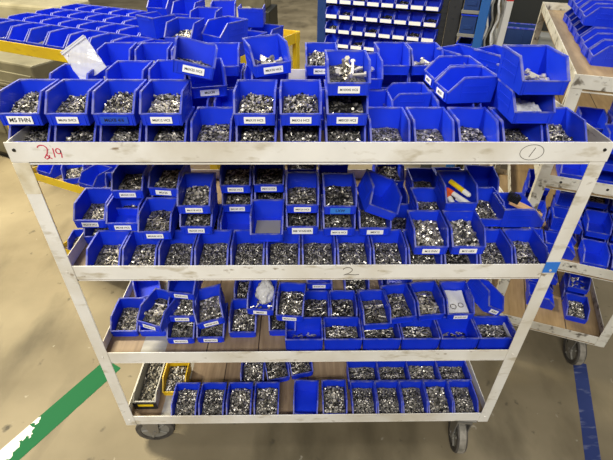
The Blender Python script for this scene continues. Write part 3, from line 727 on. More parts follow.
b = in_bin('paper'); mtx = Matrix.Translation(b.location) @ b.rotation_euler.to_matrix().to_4x4()
bm = bmesh.new(); g = []
for i in range(9):
    g.append([bm.verts.new((-.042 + .0105*i*.98, -.058 + .115*j/10, .010 + .022*(j/10) + .002*math.sin(i*.9+j*.6))) for j in range(11)])
for i in range(8):
    for j in range(10): bm.faces.new([g[i][j], g[i+1][j], g[i+1][j+1], g[i][j+1]])
bm.normal_update(); bmesh.ops.solidify(bm, geom=bm.faces[:], thickness=.0006)
o = link('paper_sheet', finish(bm, 'paper_sheet', M['paper'])); o.matrix_world = mtx
tag(o, 'white printed sheet lying in a blue bin on the third shelf', 'paper')
bm = bmesh.new()
for (cx, cy, r_) in ((-.012, -.018, .012), (.018, -.012, .011)): bm_ring(bm, (cx, cy, 0), (0, 0, 1), r_-.003, r_, .0012, 20)
o2 = link('large_washer', finish(bm, 'washers', M['mid'])); o2.matrix_world = mtx @ Matrix.Translation((0, 0, .0225)) @ Matrix.Rotation(R(10.5), 4, 'X')
tag(o2, 'two grey rings lying on the white sheet on third shelf', 'washers', None, 'stuff')

for (b, where) in PLACED.get('clear', []):
    mtx = Matrix.Translation(b.location) @ b.rotation_euler.to_matrix().to_4x4()
    put_heap('dark', *b.location, b.rotation_euler, .8, 'dark steel fasteners behind clear plastic on the second shelf', None)
for (b, where) in PLACED.get('strip', []):
    mtx = Matrix.Translation(b.location) @ b.rotation_euler.to_matrix().to_4x4()
    bm = bmesh.new(); bm_box(bm, -.040, .040, -.010, .012, .0034, .007)
    o = link('foam_strip', bevel(finish(bm, 'foam_strip', M['foam']), .001)); o.matrix_world = mtx @ Matrix.Translation((0, -.04, 0))
    tag(o, 'grey strip lying in the tilted bin on the second shelf', 'strip')
for (b, where) in PLACED.get('empty', []):
    mtx = Matrix.Translation(b.location) @ b.rotation_euler.to_matrix().to_4x4()
    bm = bmesh.new(); bm_box(bm, -.040, .040, -.050, .045, .0034, .0055)
    o = link('bin_liner', bevel(finish(bm, 'bin_liner', M['foam']), .0006)); o.matrix_world = mtx
    tag(o, 'grey liner pad in the empty bin on the second shelf', 'liner')

# front panel of the long grey bin
b = [o for o in COL.objects if o.get('label', '').startswith('long clear grey bin')][0]
bm = bmesh.new(); bm_box(bm, -.049, .049, -.1555, -.1515, .004, .050)
link('front_panel', bevel(finish(bm, 'front_panel', M['black']), .001), b)['label'] = 'black front panel'
c = link('label_card', recolor(CARD['w'], M['yellowp']), b, (.004, -.1562, .033), scale=(.064, 1, .013))
c['label'] = 'yellow label strip'

# ------------------------------------------------------------------ carts
def lpost(bm, x, y, sx, sy, z0, z1, w=0.041, t=0.0035):
    """angle-iron post with its corner at (x, y), legs running towards sx and sy"""
    bm_box(bm, *sorted((x, x + sx*w)), *sorted((y, y + sy*t)), z0, z1)
    bm_box(bm, *sorted((x, x + sx*t)), *sorted((y + sy*t, y + sy*w)), z0, z1)

def caster_set(root, x, y, yaw, zf, r=0.085, m_t='rubber', w=.042, k=1.0):
    c = empty('caster', (x, y, zf), (0, 0, R(yaw))); c.parent = root; c.scale = (k, k, k)
    # local: wheel rolls along y, trails behind; contact at z=0, plate at z = top
    top = 0.225
    bm = bmesh.new()
    n = 28; prof = [(-w/2, r*.72), (-w/2, r*.94), (-w/2+.007, r*.995), (0, r), (w/2-.007, r*.995), (w/2, r*.94), (w/2, r*.72)]
    rings = []
    for i in range(n):
        a = 2*math.pi*i/n
        rings.append([bm.verts.new((px, pr*math.cos(a), r + pr*math.sin(a))) for (px, pr) in prof])
    for i in range(n):
        A = rings[i]; B = rings[(i+1) % n]
        for j in range(len(prof)-1): bm.faces.new([A[j], A[j+1], B[j+1], B[j]]).material_index = 1 if j in (2, 3) else 0
        bm.faces.new([A[-1], A[0], B[0], B[-1]])
    link('tyre', finish(bm, 'tyre', [M[m_t], M['tread']]), c)
    bm = bmesh.new(); bm_tube(bm, (-w*.42, 0, r), (w*.42, 0, r), r*.725, seg=24); bm_tube(bm, (-w*.62, 0, r), (w*.62, 0, r), r*.25, seg=14)
    for i in range(5):
        a = 2*math.pi*i/5
        for s in (-1, 1): bm_tube(bm, (s*w*.44, 0, r), (s*w*.44, r*.66*math.cos(a), r + r*.66*math.sin(a)), .006, seg=6)
    link('wheel_hub', finish(bm, 'wheel_hub', M['hub']), c)
    bm = bmesh.new()
    for s in (-1, 1):
        bm_prism(bm, [(-.016, r-.018), (.016, r-.018), (.055, top-.02), (-.03, top-.02)], lambda p, k: (s*(w*.62 + k), p[0], p[1]), .0, .005)
    bm_box(bm, -w*.62-.005, w*.62+.005, -.03, .055, top-.022, top-.014)
    bm_tube(bm, (0, .02, top-.014), (0, .02, top-.004), .032, seg=16)
    bm_box(bm, -.045, .045, -.03, .07, top-.005, top)
    bm_tube(bm, (-w*.8, 0, r), (w*.8, 0, r), .008, seg=8)
    link('fork', finish(bm, 'fork', M['caster']), c)

def build_cart(label, loc, yaw, Lx, Dy, tops, rail_h, m, deck_m, casters, post_top=None, dz=.042, ck=1.0):
    root = empty('utility_cart', (loc[0], loc[1], 0), (0, 0, R(yaw)))
    tag(root, label, 'cart')
    z0 = tops[-1] - rail_h - .004; z1 = post_top if post_top else tops[0] - .003
    for (x, y, sx, sy) in ((0,0,1,1), (Lx,0,-1,1), (0,Dy,1,-1), (Lx,Dy,-1,-1)):
        bm = bmesh.new(); lpost(bm, x, y, sx, sy, z0, z1); link('post', bevel(finish(bm, 'post', m), .0008), root)
    for k, zt in enumerate(tops):
        zb = zt - rail_h
        yo = -.0036 if k == 0 else .0036
        for (ya, s) in ((0, 1), (Dy, -1)):
            bm = bmesh.new()
            y_a = ya + s*yo
            xa, xb = (0, Lx) if k == 0 else (.004, Lx-.004)
            bm_box(bm, xa, xb, *sorted((y_a, y_a + s*.0035)), zb, zt)
            bm_box(bm, .006, Lx-.006, *sorted((y_a + s*.0035, ya + s*.038)), zt - dz - .021, zt - dz - .0175)
            link('rail', bevel(finish(bm, 'rail', m), .0008), root)
        for (xa, s) in ((0, 1), (Lx, -1)):
            bm = bmesh.new(); x_a = xa + s*.0036
            bm_box(bm, *sorted((x_a, x_a + s*.0035)), .0075, Dy-.0075, zb, zt)
            link('rail', bevel(finish(bm, 'rail', m), .0008), root)
        bm = bmesh.new(); bm_box(bm, .0075, Lx-.0075, .0078, Dy-.0078, zt - dz - .017, zt - dz)
        link('shelf_deck', finish(bm, 'shelf_deck', deck_m), root, (0, 0, 0))
    for (x, y, a) in casters: caster_set(root, x, y, a, 0, k=ck)
    return root

ZT = 1.95
TOPS = [ZT - .4564 - .405*i for i in range(4)]
main = build_cart('white four-shelf steel cart in front, loaded with blue bins', (-.757, 0), 0, 1.514, .62, TOPS, .054, M['white'], M['deck'],
                  [(.075, .075, 96), (1.425, .030, -6), (.09, .54, 20), (1.42, .54, -15)])
for o in list(main.children):      # board pattern runs from the middle of the cart
    if o.name.startswith('shelf_deck'):
        me = o.data
        for v in me.vertices: v.co.x -= .757
        o.location.x = .757

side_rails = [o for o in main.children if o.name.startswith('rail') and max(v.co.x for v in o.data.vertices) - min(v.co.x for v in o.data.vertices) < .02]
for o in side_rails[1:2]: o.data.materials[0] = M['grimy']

def stroke(pts, w, m, name, parent, y, closed=False, th=.0009):
    """flat pen stroke on the front rail: pts in (x, z)"""
    bm = bmesh.new(); n = len(pts)
    L_ = []; 
    for i, (x, z) in enumerate(pts):
        a = pts[max(0, i-1)]; b = pts[min(n-1, i+1)]
        d = Vector((b[0]-a[0], b[1]-a[1])).normalized(); nn = Vector((-d.y, d.x)) * w/2
        L_.append((bm.verts.new((x+nn.x, y, z+nn.y)), bm.verts.new((x-nn.x, y, z-nn.y))))
    for p, q in zip(L_[:-1], L_[1:]): bm.faces.new([p[0], p[1], q[1], q[0]])
    bm.normal_update(); bmesh.ops.solidify(bm, geom=bm.faces[:], thickness=.0004)
    return link(name, finish(bm, name, m), parent)
def arc(cx, cz, rx, rz, a0, a1, n=16): return [(cx + rx*math.cos(R(a0+(a1-a0)*i/n)), cz + rz*math.sin(R(a0+(a1-a0)*i/n))) for i in range(n+1)]
zc = TOPS[0] - .027
YF = -.0048
# "219" in red marker on the top rail
xo = .090
two = arc(xo, zc+.010, .012, .010, 160, -20) + [(xo+.008, zc-.002), (xo-.002, zc-.014), (xo+.002, zc-.0175), (xo+.010, zc-.014), (xo+.012, zc-.007), (xo+.006, zc-.006), (xo+.009, zc-.013), (xo+.016, zc-.016)]
stroke(two, .0024, M['redink'], 'marker_digit', main, YF)
stroke([(xo+.026, zc+.012), (xo+.024, zc-.013)], .0024, M['redink'], 'marker_digit', main, YF)
stroke(arc(xo+.037, zc+.004, .006, .007, 20, 380) + [(xo+.0425, zc+.006), (xo+.043, zc-.004), (xo+.041, zc-.014)], .0024, M['redink'], 'marker_digit', main, YF)
# circled 1 at the right of the top rail
xo = 1.311
stroke(arc(xo, zc, .030, .021, 10, 372, 30), .0012, M['pencil'], 'marker_ring', main, YF)
stroke([(xo+.006, zc+.013), (xo-.004, zc-.013)], .0016, M['pencil'], 'marker_digit', main, YF)
# "2" scrawled on the second rail
zc2 = TOPS[1] - .027
xo = .871
stroke(arc(xo, zc2+.008, .014, .010, 170, -30) + [(xo+.006, zc2-.004), (xo-.012, zc2-.013), (xo+.004, zc2-.010), (xo+.022, zc2-.012), (xo+.036, zc2-.010)], .0022, M['pencil'], 'marker_digit', main, .0032)
# cream tape wrap, and a thin slab for the blue paint smear
bm = bmesh.new(); bm_box(bm, -.0012, .0425, -.0012, -.0002, 1.345, 1.436); link('tape_wrap', finish(bm, 'tape_wrap', M['cream']), main)
bm = bmesh.new(); bm_box(bm, 1.4715, 1.5155, -.0012, -.0002, TOPS[1] - .030, TOPS[1] + .012); link('blue_smear', finish(bm, 'blue_smear', M['tape']), main)
# bolt heads at the post joints
for k, zt in enumerate(TOPS):
    for x in (.020, 1.494):
        bm = bmesh.new(); y = -.0036 if k == 0 else 0
        bm_tube(bm, (x, y - .003, zt - .020), (x, y + .002, zt - .020), .0042, seg=8); link('bolt_head', finish(bm, 'bolt_head', M['white'] if k else M['dark']), main)

# ------------------------------------------------------------------ second white cart, end on, to the right
C2 = (.955, .575); A2 = -21.0
c2 = build_cart('white steel cart standing end on at the right, stacked with bins', C2, A2, .55, 1.70, TOPS, .050, M['dirtywhite'], M['ply'],
                [(.06, .07, 14), (.475, .085, 14), (.06, 1.62, 0), (.49, 1.62, 10)])
for zt in TOPS[1:3]:
    for x in (.09, .26):
        bm = bmesh.new(); bm_tube(bm, (x, .0030, zt-.024), (x, .0040, zt-.024), .0055, seg=10); link('bolt_hole', finish(bm, 'bolt_hole', M['black']), c2)

def local(c, a, lx, ly): 
    ca, sa = math.cos(R(a)), math.sin(R(a))
    return c[0] + ca*lx - sa*ly, c[1] + sa*lx + ca*ly
CNT = {}
def cart_bin(c, a, lx, ly, z, yaw, size, layerkey, where, content='', fill=.8, pitch=0, roll=0):
    x, y = local(c, a, lx, ly)
    k = CNT.get(layerkey, 0); CNT[layerkey] = k + 1
    e = Euler((R(pitch), R(roll), R(a + yaw)), 'XYZ')
    b = put_bin(x, y, z, e, size)
    tag(b, 'blue bin, %s %s' % (ORD[k], where), 'bin', layerkey)
    if content: put_heap(content, x, y, z, e, fill, '%s in the bin %s %s' % (PHRASE[content], ORD[k], where), layerkey + ' contents', size)
    return b
DK = [zt - .042 for zt in TOPS]
PT = .0735
# top deck: stacks with the side walls towards the viewer, open ends to the left
for k, (ly, tiers) in enumerate(((.375, 1), (.505, 1), (.635, 1), (.77, 2), (.90, 2), (1.03, 2), (1.16, 2), (1.29, 2))):
    for t in range(tiers): cart_bin(C2, A2, .180 - .005*(k % 2), ly, DK[0] + t*.082, -90 + (3 if k % 3 == 1 else 0), 'y', 'bins on the right cart top shelf', 'from the front on right cart top shelf')
for (ly, lx, tiers) in ((.39, .345, 1), (.52, .35, 2), (.65, .345, 2), (.78, .35, 3), (.91, .345, 3), (1.04, .345, 3), (1.17, .345, 3)):
    for t in range(tiers): cart_bin(C2, A2, lx, ly, DK[0] + t*.082, -90, 'y', 'bins on the right cart top shelf, right column', 'in right column of right cart top shelf')
# second deck
for (lx, ly, tiers, yw, ct) in ((.14, .13, 1, 0, ''), (.26, .12, 3, 0, ''), (.375, .12, 4, 0, ''), (.488, .12, 4, 0, ''), (.18, .30, 3, 0, ''), (.30, .30, 4, 0, ''), (.42, .30, 4, 0, '')):
    for t in range(tiers): cart_bin(C2, A2, lx, ly, DK[1] + t*PT, yw, 's', 'bins on the right cart second shelf', 'from left on right cart second shelf', ct if t == tiers-1 else '')
# third deck
for (lx, ly, tiers, yw, ct) in ((.085, .12, 1, 0, 'dark'), (.085, .27, 2, 0, 'bolts'), (.215, .13, 1, 90, ''), (.235, .25, 2, 90, ''), (.25, .37, 3, 90, ''), (.36, .11, 1, 0, ''), (.475, .11, 1, 0, 'few'),
                                (.37, .265, 2, 0, ''), (.48, .265, 2, 0, 'dark'), (.10, .46, 3, 0, ''), (.36, .42, 3, 0, 'bolts'), (.475, .42, 3, 0, 'bolts')):
    for t in range(tiers): cart_bin(C2, A2, lx, ly, DK[2] + t*PT, yw, 's', 'bins on the right cart third shelf', 'from left on right cart third shelf', ct if t == tiers-1 else '', .8)
# bottom deck
for (lx, ly, tiers, yw, ct) in ((.26, .22, 1, 90, ''), (.265, .345, 2, 90, ''), (.27, .465, 3, 90, ''), (.43, .19, 1, 0, 'bolts'), (.43, .34, 2, 0, 'few')):
    for t in range(tiers): cart_bin(C2, A2, lx, ly, DK[3] + t*PT, yw, 's', 'bins on the right cart bottom shelf', 'from left on right cart bottom shelf', ct if t == tiers-1 else '', .9)

# ------------------------------------------------------------------ yellow cart behind on the left
AY = -26.0
YT = [ZT - .48, ZT - 1.21, ZT - 1.765]
u = Vector((math.cos(R(AY)), math.sin(R(AY))))
YC = (-.38 - 1.37*u.x, .655 - 1.37*u.y)
yc = build_cart('yellow steel cart behind on the left, covered with blue bins', YC, AY, 1.37, .80, YT, .050, M['yellow'], M['ply'],
                [(.1, .1, 0), (1.27, .1, 0), (.1, .7, 0), (1.27, .7, 0)], dz=.030, ck=.58)
DY = [z - .030 for z in YT]
for r_ in range(4):
    for k in range(11):
        lx = .066 + .1235*k; ly = .092 + .160*r_
        ct = 'washers' if (r_ == 0 and k in (0, 1, 3, 6)) else ('few' if (r_*11 + k) % 6 == 3 else '')
        cart_bin(YC, AY, lx, ly, DY[0], 0, 'y', 'bins on the yellow cart, %s row' % ['front', 'second', 'third', 'back'][r_], 'from left, %s row of yellow cart' % ['front', 'second', 'third', 'back'][r_], ct, .7)
for (lx, ly, t, yw, ct) in ((.98, .24, 1, 168, ''), (1.10, .40, 1, 20, ''), (.88, .56, 1, 12, ''), (1.06, .60, 1, 30, ''), (1.22, .60, 1, 205, ''), (1.17, .16, 1, 15, 'screws'), (.66, .64, 1, 10, '')):
    cart_bin(YC, AY, lx, ly, DY[0] + .0825*t, yw, 'y', 'loose bins piled on the yellow cart', 'in the upper pile on yellow cart', ct, .9)
cart_bin(YC, AY, 1.30, .25, DY[0] + .0825, -14, 'y', 'loose bins piled on the yellow cart', 'in the upper pile on yellow cart')
for k in range(8):
    cart_bin(YC, AY, .11 + .165*k, .105, DY[1], 45 if k % 2 else 0, 'y', 'bins on the yellow cart second shelf', 'from left on yellow cart second shelf', 'washers' if k % 2 else '', .8)
for k in range(8):
    cart_bin(YC, AY, .10 + .162*k, .285, DY[1], 8 if k % 3 else -20, 'y', 'bins on the yellow cart second shelf, rear row', 'from left, rear row on yellow cart second shelf', 'dark' if k % 3 == 1 else '', .8)
for k in range(6):
    cart_bin(YC, AY, .098 + .21*k, .10, DY[2], 30, 'y', 'bins on the yellow cart bottom shelf', 'from left on yellow cart bottom shelf', 'washers' if k % 2 == 0 else '', .8)

# ------------------------------------------------------------------ bin rack in the background
RA = -24.0; RC = (.17, 2.73)
rack = empty('bin_rack', (RC[0], RC[1], 0), (0, 0, R(RA)))
tag(rack, 'dark blue louvred rack behind the carts, hung with small labelled bins', 'rack')
bm = bmesh.new(); bm_box(bm, -.02, .90, .150, .165, .35, 2.0)
for i in range(34): bm_box(bm, -.02, .90, .142, .150, .38 + i*.047, .394 + i*.047)
link('louvred_panel', finish(bm, 'panel', M['darkgrey']), rack)
for (xa, xb, m) in ((-.105, -.03, 'rackblue'), (.91, 1.0, 'darkgrey')):
    bm = bmesh.new(); bm_box(bm, xa, xb, .10, .18, 0.02, 2.05)
    for i in range(20): bm_tube(bm, ((xa+xb)/2, .098, .3 + i*.08), ((xa+xb)/2, .102, .3 + i*.08), .006, seg=8)
    link('upright', bevel(finish(bm, 'upright', M[m]), .003), rack)
for xa in (-.09, .93):
    bm = bmesh.new(); bm_box(bm, xa, xa + .05, -.12, .40, 0, .04); link('foot', bevel(finish(bm, 'foot', M['rackblue']), .003), rack)
bm = bmesh.new(); bm_box(bm, -.5, .5, -.0006, .0006, -.5, .5); WIDE = finish(bm, 'wide_card', M['sticker'])
for row, d in enumerate((.425, .525, .630, .735, .84, .945)):
    for k in range(8):
        lx = .05 + .1085*k; x, y = local(RC, RA, lx, .072)
        b = put_bin(x, y, ZT - d - .03, (0, 0, R(RA)))
        link('label_card', WIDE, b, (0, -.0695, .0165), scale=(.086, 1, .024))
        rn = ['top', 'second', 'third', 'fourth', 'fifth', 'lowest'][row]
        tag(b, 'small blue bin with white strip, %s from left, %s row of background rack' % (ORD[k], rn), 'bin', 'bins on the rack, %s row' % rn)
        if (row*8 + k*5) % 3 == 0: put_heap('dark', x, y, ZT - d - .03, Euler((0, 0, R(RA))), .8, 'dark fasteners in bin %s from left, %s row of background rack' % (ORD[k], rn), 'rack bin contents', 's')

# shelving bay right of the rack
sx, sy = 1.092, 2.315
bay = empty('shelving_unit', (sx, sy, 0), (0, 0, R(-24)))
tag(bay, 'grey shelving bay with blue upright beside the bin rack', 'shelving')
for zs in (.62, 1.08, 1.27, 1.42, 1.62):
    bm = bmesh.new(); bm_box(bm, 0.0, .12, 0, .23, zs - .022, zs); link('shelf', bevel(finish(bm, 'shelf', M['steelgrey']), .002), bay)
for (xa, m) in ((.12, 'upright'),):
    bm = bmesh.new(); bm_box(bm, xa, xa + .06, -.03, .02, 0, 1.95); link('upright', bevel(finish(bm, 'upright', M[m]), .002), bay)
    bm = bmesh.new(); bm_box(bm, xa, xa + .06, .20, .23, 0, 1.95); link('upright', bevel(finish(bm, 'upright', M[m]), .002), bay)
for zs, w in ((1.08, 'lower'), (1.27, 'middle'), (1.42, 'upper')):
    t = empty('storage_tote', local((sx, sy), -24, .06, .117) + (zs,), (0, 0, R(-24)))
    bm = bmesh.new(); h = .115
    bm_box(bm, -.05, .05, -.11, .11, 0, .004); bm_box(bm, -.05, .05, -.11, -.106, .004, h); bm_box(bm, -.05, .05, .106, .11, .004, h)
    bm_box(bm, -.05, -.046, -.106, .106, .004, h); bm_box(bm, .046, .05, -.106, .106, .004, h); bm_box(bm, -.03, .03, -.114, -.109, .03, .055)
    link('tote_body', bevel(finish(bm, 'tote', M['rackblue']), .001), t)
    bm = bmesh.new()
    for (a_, b_, c_, d_) in ((-.055, .055, -.115, -.105), (-.055, .055, .105, .115), (-.055, -.045, -.105, .105), (.045, .055, -.105, .105)): bm_box(bm, a_, b_, c_, d_, h, h + .008)
    link('rim', finish(bm, 'rim', M['blue']), t)
    tag(t, 'deep blue tote on the %s shelf of the grey shelving bay' % w, 'tote', 'totes in the shelving bay')

# white cords hanging by the blue upright
for i, (dx, dy) in enumerate(((0, 0), (.03, .01), (.058, -.01), (.085, .012))):
    bm = bmesh.new(); px, py = 1.268 + dx, 2.27 + dy
    prev = None
    for k in range(26):
        z = 1.95 - k*.045; a = k*1.3 + i
        q = Vector((px + .012*math.cos(a), py + .012*math.sin(a), z))
        if prev is not None: bm_tube(bm, prev, q, .0075, seg=6)
        prev = q
    o = link('hanging_cord', finish(bm, 'cord', M['whitep' if i % 2 == 0 else 'steelgrey']))
    tag(o, '%s twisted cord hanging beside the blue shelving upright, %s from left' % ('white' if i % 2 == 0 else 'grey', ORD[i]), 'cord', 'hanging cords')
st = empty('cord_stand', (1.425, 2.44, 0))
bm = bmesh.new(); bm_box(bm, -.14, -.02, 0, .04, 0, .03); bm_box(bm, -.12, -.09, 0, .03, .03, 1.99); bm_box(bm, -.06, -.03, 0, .03, .03, 1.99)
link('frame', finish(bm, 'frame', M['nearblack']), st)
bm = bmesh.new(); bm_box(bm, -.12, -.03, -.10, .03, 1.95, 1.99); link('crossbar', finish(bm, 'crossbar', M['nearblack']), st)
bm = bmesh.new(); bm_box(bm, -.09, -.06, .010, .022, .6, 1.95); link('back_board', finish(bm, 'board', M['rackblue']), st)
tag(st, 'black frame with blue board behind the hanging cords', 'stand')

# white post with red top
po = empty('marker_post', (1.475, 2.47, 0))
bm = bmesh.new(); bm_box(bm, -.024, .024, -.024, .024, 0.012, 1.455); link('shaft', bevel(finish(bm, 'shaft', M['whitep']), .003), po)
bm = bmesh.new(); bm_box(bm, -.0245, .0245, -.0245, .0245, 1.455, 1.62); link('red_top', bevel(finish(bm, 'red_top', M['red']), .003), po)['label'] = 'red painted top'
bm = bmesh.new(); bm_box(bm, -.035, .035, -.035, .06, 0, .012); link('base_plate', finish(bm, 'base', M['steelgrey']), po)
tag(po, 'white upright post with red top left of the dark monitor', 'post')

# workbench with crate, monitor
wb = empty('workbench', (2.03, 3.18, 0), (0, 0, R(-24)))
bm = bmesh.new(); bm_box(bm, -.30, .45, -.35, .35, 1.01, 1.05); link('bench_top', bevel(finish(bm, 'top', M['steelgrey']), .003), wb)
bm = bmesh.new(); bm_box(bm, -.28, .43, -.33, .33, .55, .58); link('lower_shelf', bevel(finish(bm, 'shelf', M['ply']), .003), wb)
for (x, y) in ((-.28, -.33), (.40, -.33), (-.28, .30), (.40, .30)):
    bm = bmesh.new(); bm_box(bm, x, x+.04, y, y+.04, 0, 1.01); link('leg', finish(bm, 'leg', M['steelgrey']), wb)
tag(wb, 'grey workbench behind the right cart with blue crate on it', 'workbench')
cr = empty('plastic_crate', local((2.03, 3.18), -24, -.09, -.20) + (1.05,), (0, 0, R(-24)))
bm = bmesh.new(); bm_box(bm, -.16, .16, -.10, .10, 0, .005)
for (a_, b_, c_, d_) in ((-.16, .16, -.10, -.095), (-.16, .16, .095, .10), (-.16, -.155, -.095, .095), (.155, .16, -.095, .095)): bm_box(bm, a_, b_, c_, d_, .005, .13)
for x in (-.1, -.03, .04, .11): bm_box(bm, x-.004, x+.004, -.104, -.099, .005, .12)
link('crate_body', finish(bm, 'crate', M['rackblue']), cr)
bm = bmesh.new(); bm_box(bm, -.165, .165, -.106, -.096, .125, .137); bm_box(bm, -.165, .165, .096, .106, .125, .137); link('rim', finish(bm, 'rim', M['rim']), cr)
tag(cr, 'dark blue plastic crate on the grey workbench', 'crate')
mo = empty('monitor', local((2.03, 3.18), -24, -.02, .12) + (1.05,), (0, 0, R(-24)))
bm = bmesh.new(); bm_box(bm, -.20, .30, -.02, .02, .055, .42); link('screen_housing', bevel(finish(bm, 'screen', M['nearblack']), .006), mo)
bm = bmesh.new(); bm_box(bm, -.03, .03, .02, .04, .0, .17); bm_box(bm, -.12, .12, -.06, .08, 0, .012); link('stand', finish(bm, 'stand', M['nearblack']), mo)
tag(mo, 'black monitor standing at the back of the grey workbench', 'monitor')
# clutter on the low bench under the workbench front
lb = empty('low_bench', (1.76, 2.68, 0), (0, 0, R(-24)))
bm = bmesh.new(); bm_box(bm, -.26, .30, -.14, .14, 1.0, 1.03); link('bench_top', bevel(finish(bm, 'top', M['ply']), .003), lb)
for (x, y) in ((-.25, -.13), (.26, -.13), (-.25, .10), (.26, .10)):
    bm = bmesh.new(); bm_box(bm, x, x+.03, y, y+.03, 0, 1.0); link('leg', finish(bm, 'leg', M['olive']), lb)
tag(lb, 'low plywood bench in front of the grey workbench', 'bench')
for i, (lx, ly, s, m, w) in enumerate(((-.12, -.02, .05, 'whitep', 'white'), (.0, .03, .06, 'nearblack', 'black'), (.10, -.03, .045, 'whitep', 'white'), (.18, .03, .05, 'nearblack', 'black'))):
    o = link('rag', crumple(10, 10, s*2.2, s*1.5, s*.14, 30+i, wrap=s*1.2, mats=M[m], name='rag'), None, local((1.76, 2.68), -24, lx, ly) + (1.03 + s*.16 + .004,))
    tag(o, 'crumpled %s rag on the low plywood bench, %s from left' % (w, ORD[i]), 'rag', 'rags on the low bench')

# ------------------------------------------------------------------ machinery at the far left
mc = empty('machine_cabinet', (-2.48, 3.02, 0), (0, 0, R(-26)))
bm = bmesh.new(); bm_box(bm, -.9, .55, -.3, .5, .06, .98); link('cabinet_body', bevel(finish(bm, 'body', M['machine']), .015, 2), mc)
bm = bmesh.new(); bm_box(bm, -.86, .51, -.27, .47, 0, .06); link('plinth', finish(bm, 'plinth', M['nearblack']), mc)
for x in (-.62, .02):
    bm = bmesh.new(); bm_box(bm, x, x+.5, -.312, -.3, .30, .90); link('door', bevel(finish(bm, 'door', M['machine']), .004), mc)
    bm = bmesh.new(); bm_box(bm, x+.06, x+.44, -.318, -.311, .52, .82)
    for i in range(8): bm_box(bm, x+.06, x+.44, -.328, -.318, .53 + i*.036, .548 + i*.036)
    link('grille', finish(bm, 'grille', M['olive']), mc)
tag(mc, 'drab olive machine cabinet with dark grilles beneath the yellow cart', 'machine')
m2 = empty('lathe', (-2.55, 4.5, 0), (0, 0, R(-20)))
bm = bmesh.new(); bm_box(bm, -1.2, .5, -.35, .35, 0, .80); link('base', bevel(finish(bm, 'base', M['olive']), .02, 2), m2)
bm = bmesh.new(); bm_box(bm, -1.0, -.05, -.30, .30, .80, 1.12); link('headstock', bevel(finish(bm, 'head', M['beige']), .04, 3), m2)
bm = bmesh.new(); bm_box(bm, .02, .45, -.25, .25, .80, .98); link('carriage', bevel(finish(bm, 'carriage', M['nearblack']), .02, 2), m2)
bm = bmesh.new(); bm_tube(bm, (-.05, 0, .95), (.02, 0, .95), .12, seg=24); link('chuck', finish(bm, 'chuck', M['mid']), m2)
tag(m2, 'olive and beige lathe far behind the yellow cart, top left', 'machine')
m3 = empty('long_workbench', (-1.25, 4.25, 0), (0, 0, R(16)))
bm = bmesh.new(); bm_box(bm, -.62, .75, -.3, .3, .96, 1.06); link('bench_top', bevel(finish(bm, 'top', M['beige']), .01, 2), m3)
for (x, y) in ((-.6, -.28), (.60, -.28), (-.6, .22), (.60, .22)):
    bm = bmesh.new(); bm_box(bm, x, x+.11, y, y+.06, 0, .96); link('leg', finish(bm, 'leg', M['beige']), m3)
tag(m3, 'beige long workbench far behind the yellow cart', 'workbench')
m4 = empty('dark_machine', (-.95, 3.30, 0), (0, 0, R(8)))
bm = bmesh.new(); bm_box(bm, -.10, .19, -.2, .25, .10, 1.30); link('housing', bevel(finish(bm, 'housing', M['olive']), .012, 2), m4)
bm = bmesh.new(); bm_box(bm, -.01, .12, -.215, -.2, 1.02, 1.16); link('window', bevel(finish(bm, 'window', M['nearblack']), .004), m4)
bm = bmesh.new(); bm_tube(bm, (.10, -.23, 1.10), (.10, -.2, 1.10), .018, seg=14); link('knob', finish(bm, 'knob', M['whitep']), m4)
bm = bmesh.new(); bm_box(bm, .20, .27, -.2, -.13, 0, 1.55); link('column', bevel(finish(bm, 'column', M['beige']), .006), m4)
for (x, y) in ((-.08, -.18), (.14, -.18), (-.08, .2), (.14, .2)):
    bm = bmesh.new(); bm_box(bm, x, x+.03, y, y+.03, 0, .10); link('foot', finish(bm, 'foot', M['nearblack']), m4)
tag(m4, 'olive control box with beige column behind the yellow cart', 'machine')
m5 = empty('press_brake', (-1.35, 8.2, 0), (0, 0, R(-8)))
bm = bmesh.new(); bm_box(bm, -.6, .85, -.4, .4, 0, .52); link('base', bevel(finish(bm, 'base', M['nearblack']), .02, 2), m5)
bm = bmesh.new(); bm_box(bm, -.5, .75, -.3, .3, .52, 1.4); link('head', bevel(finish(bm, 'head', M['olive']), .02, 2), m5)
tag(m5, 'dark machine far away at top centre, beyond the floor gap', 'machine')

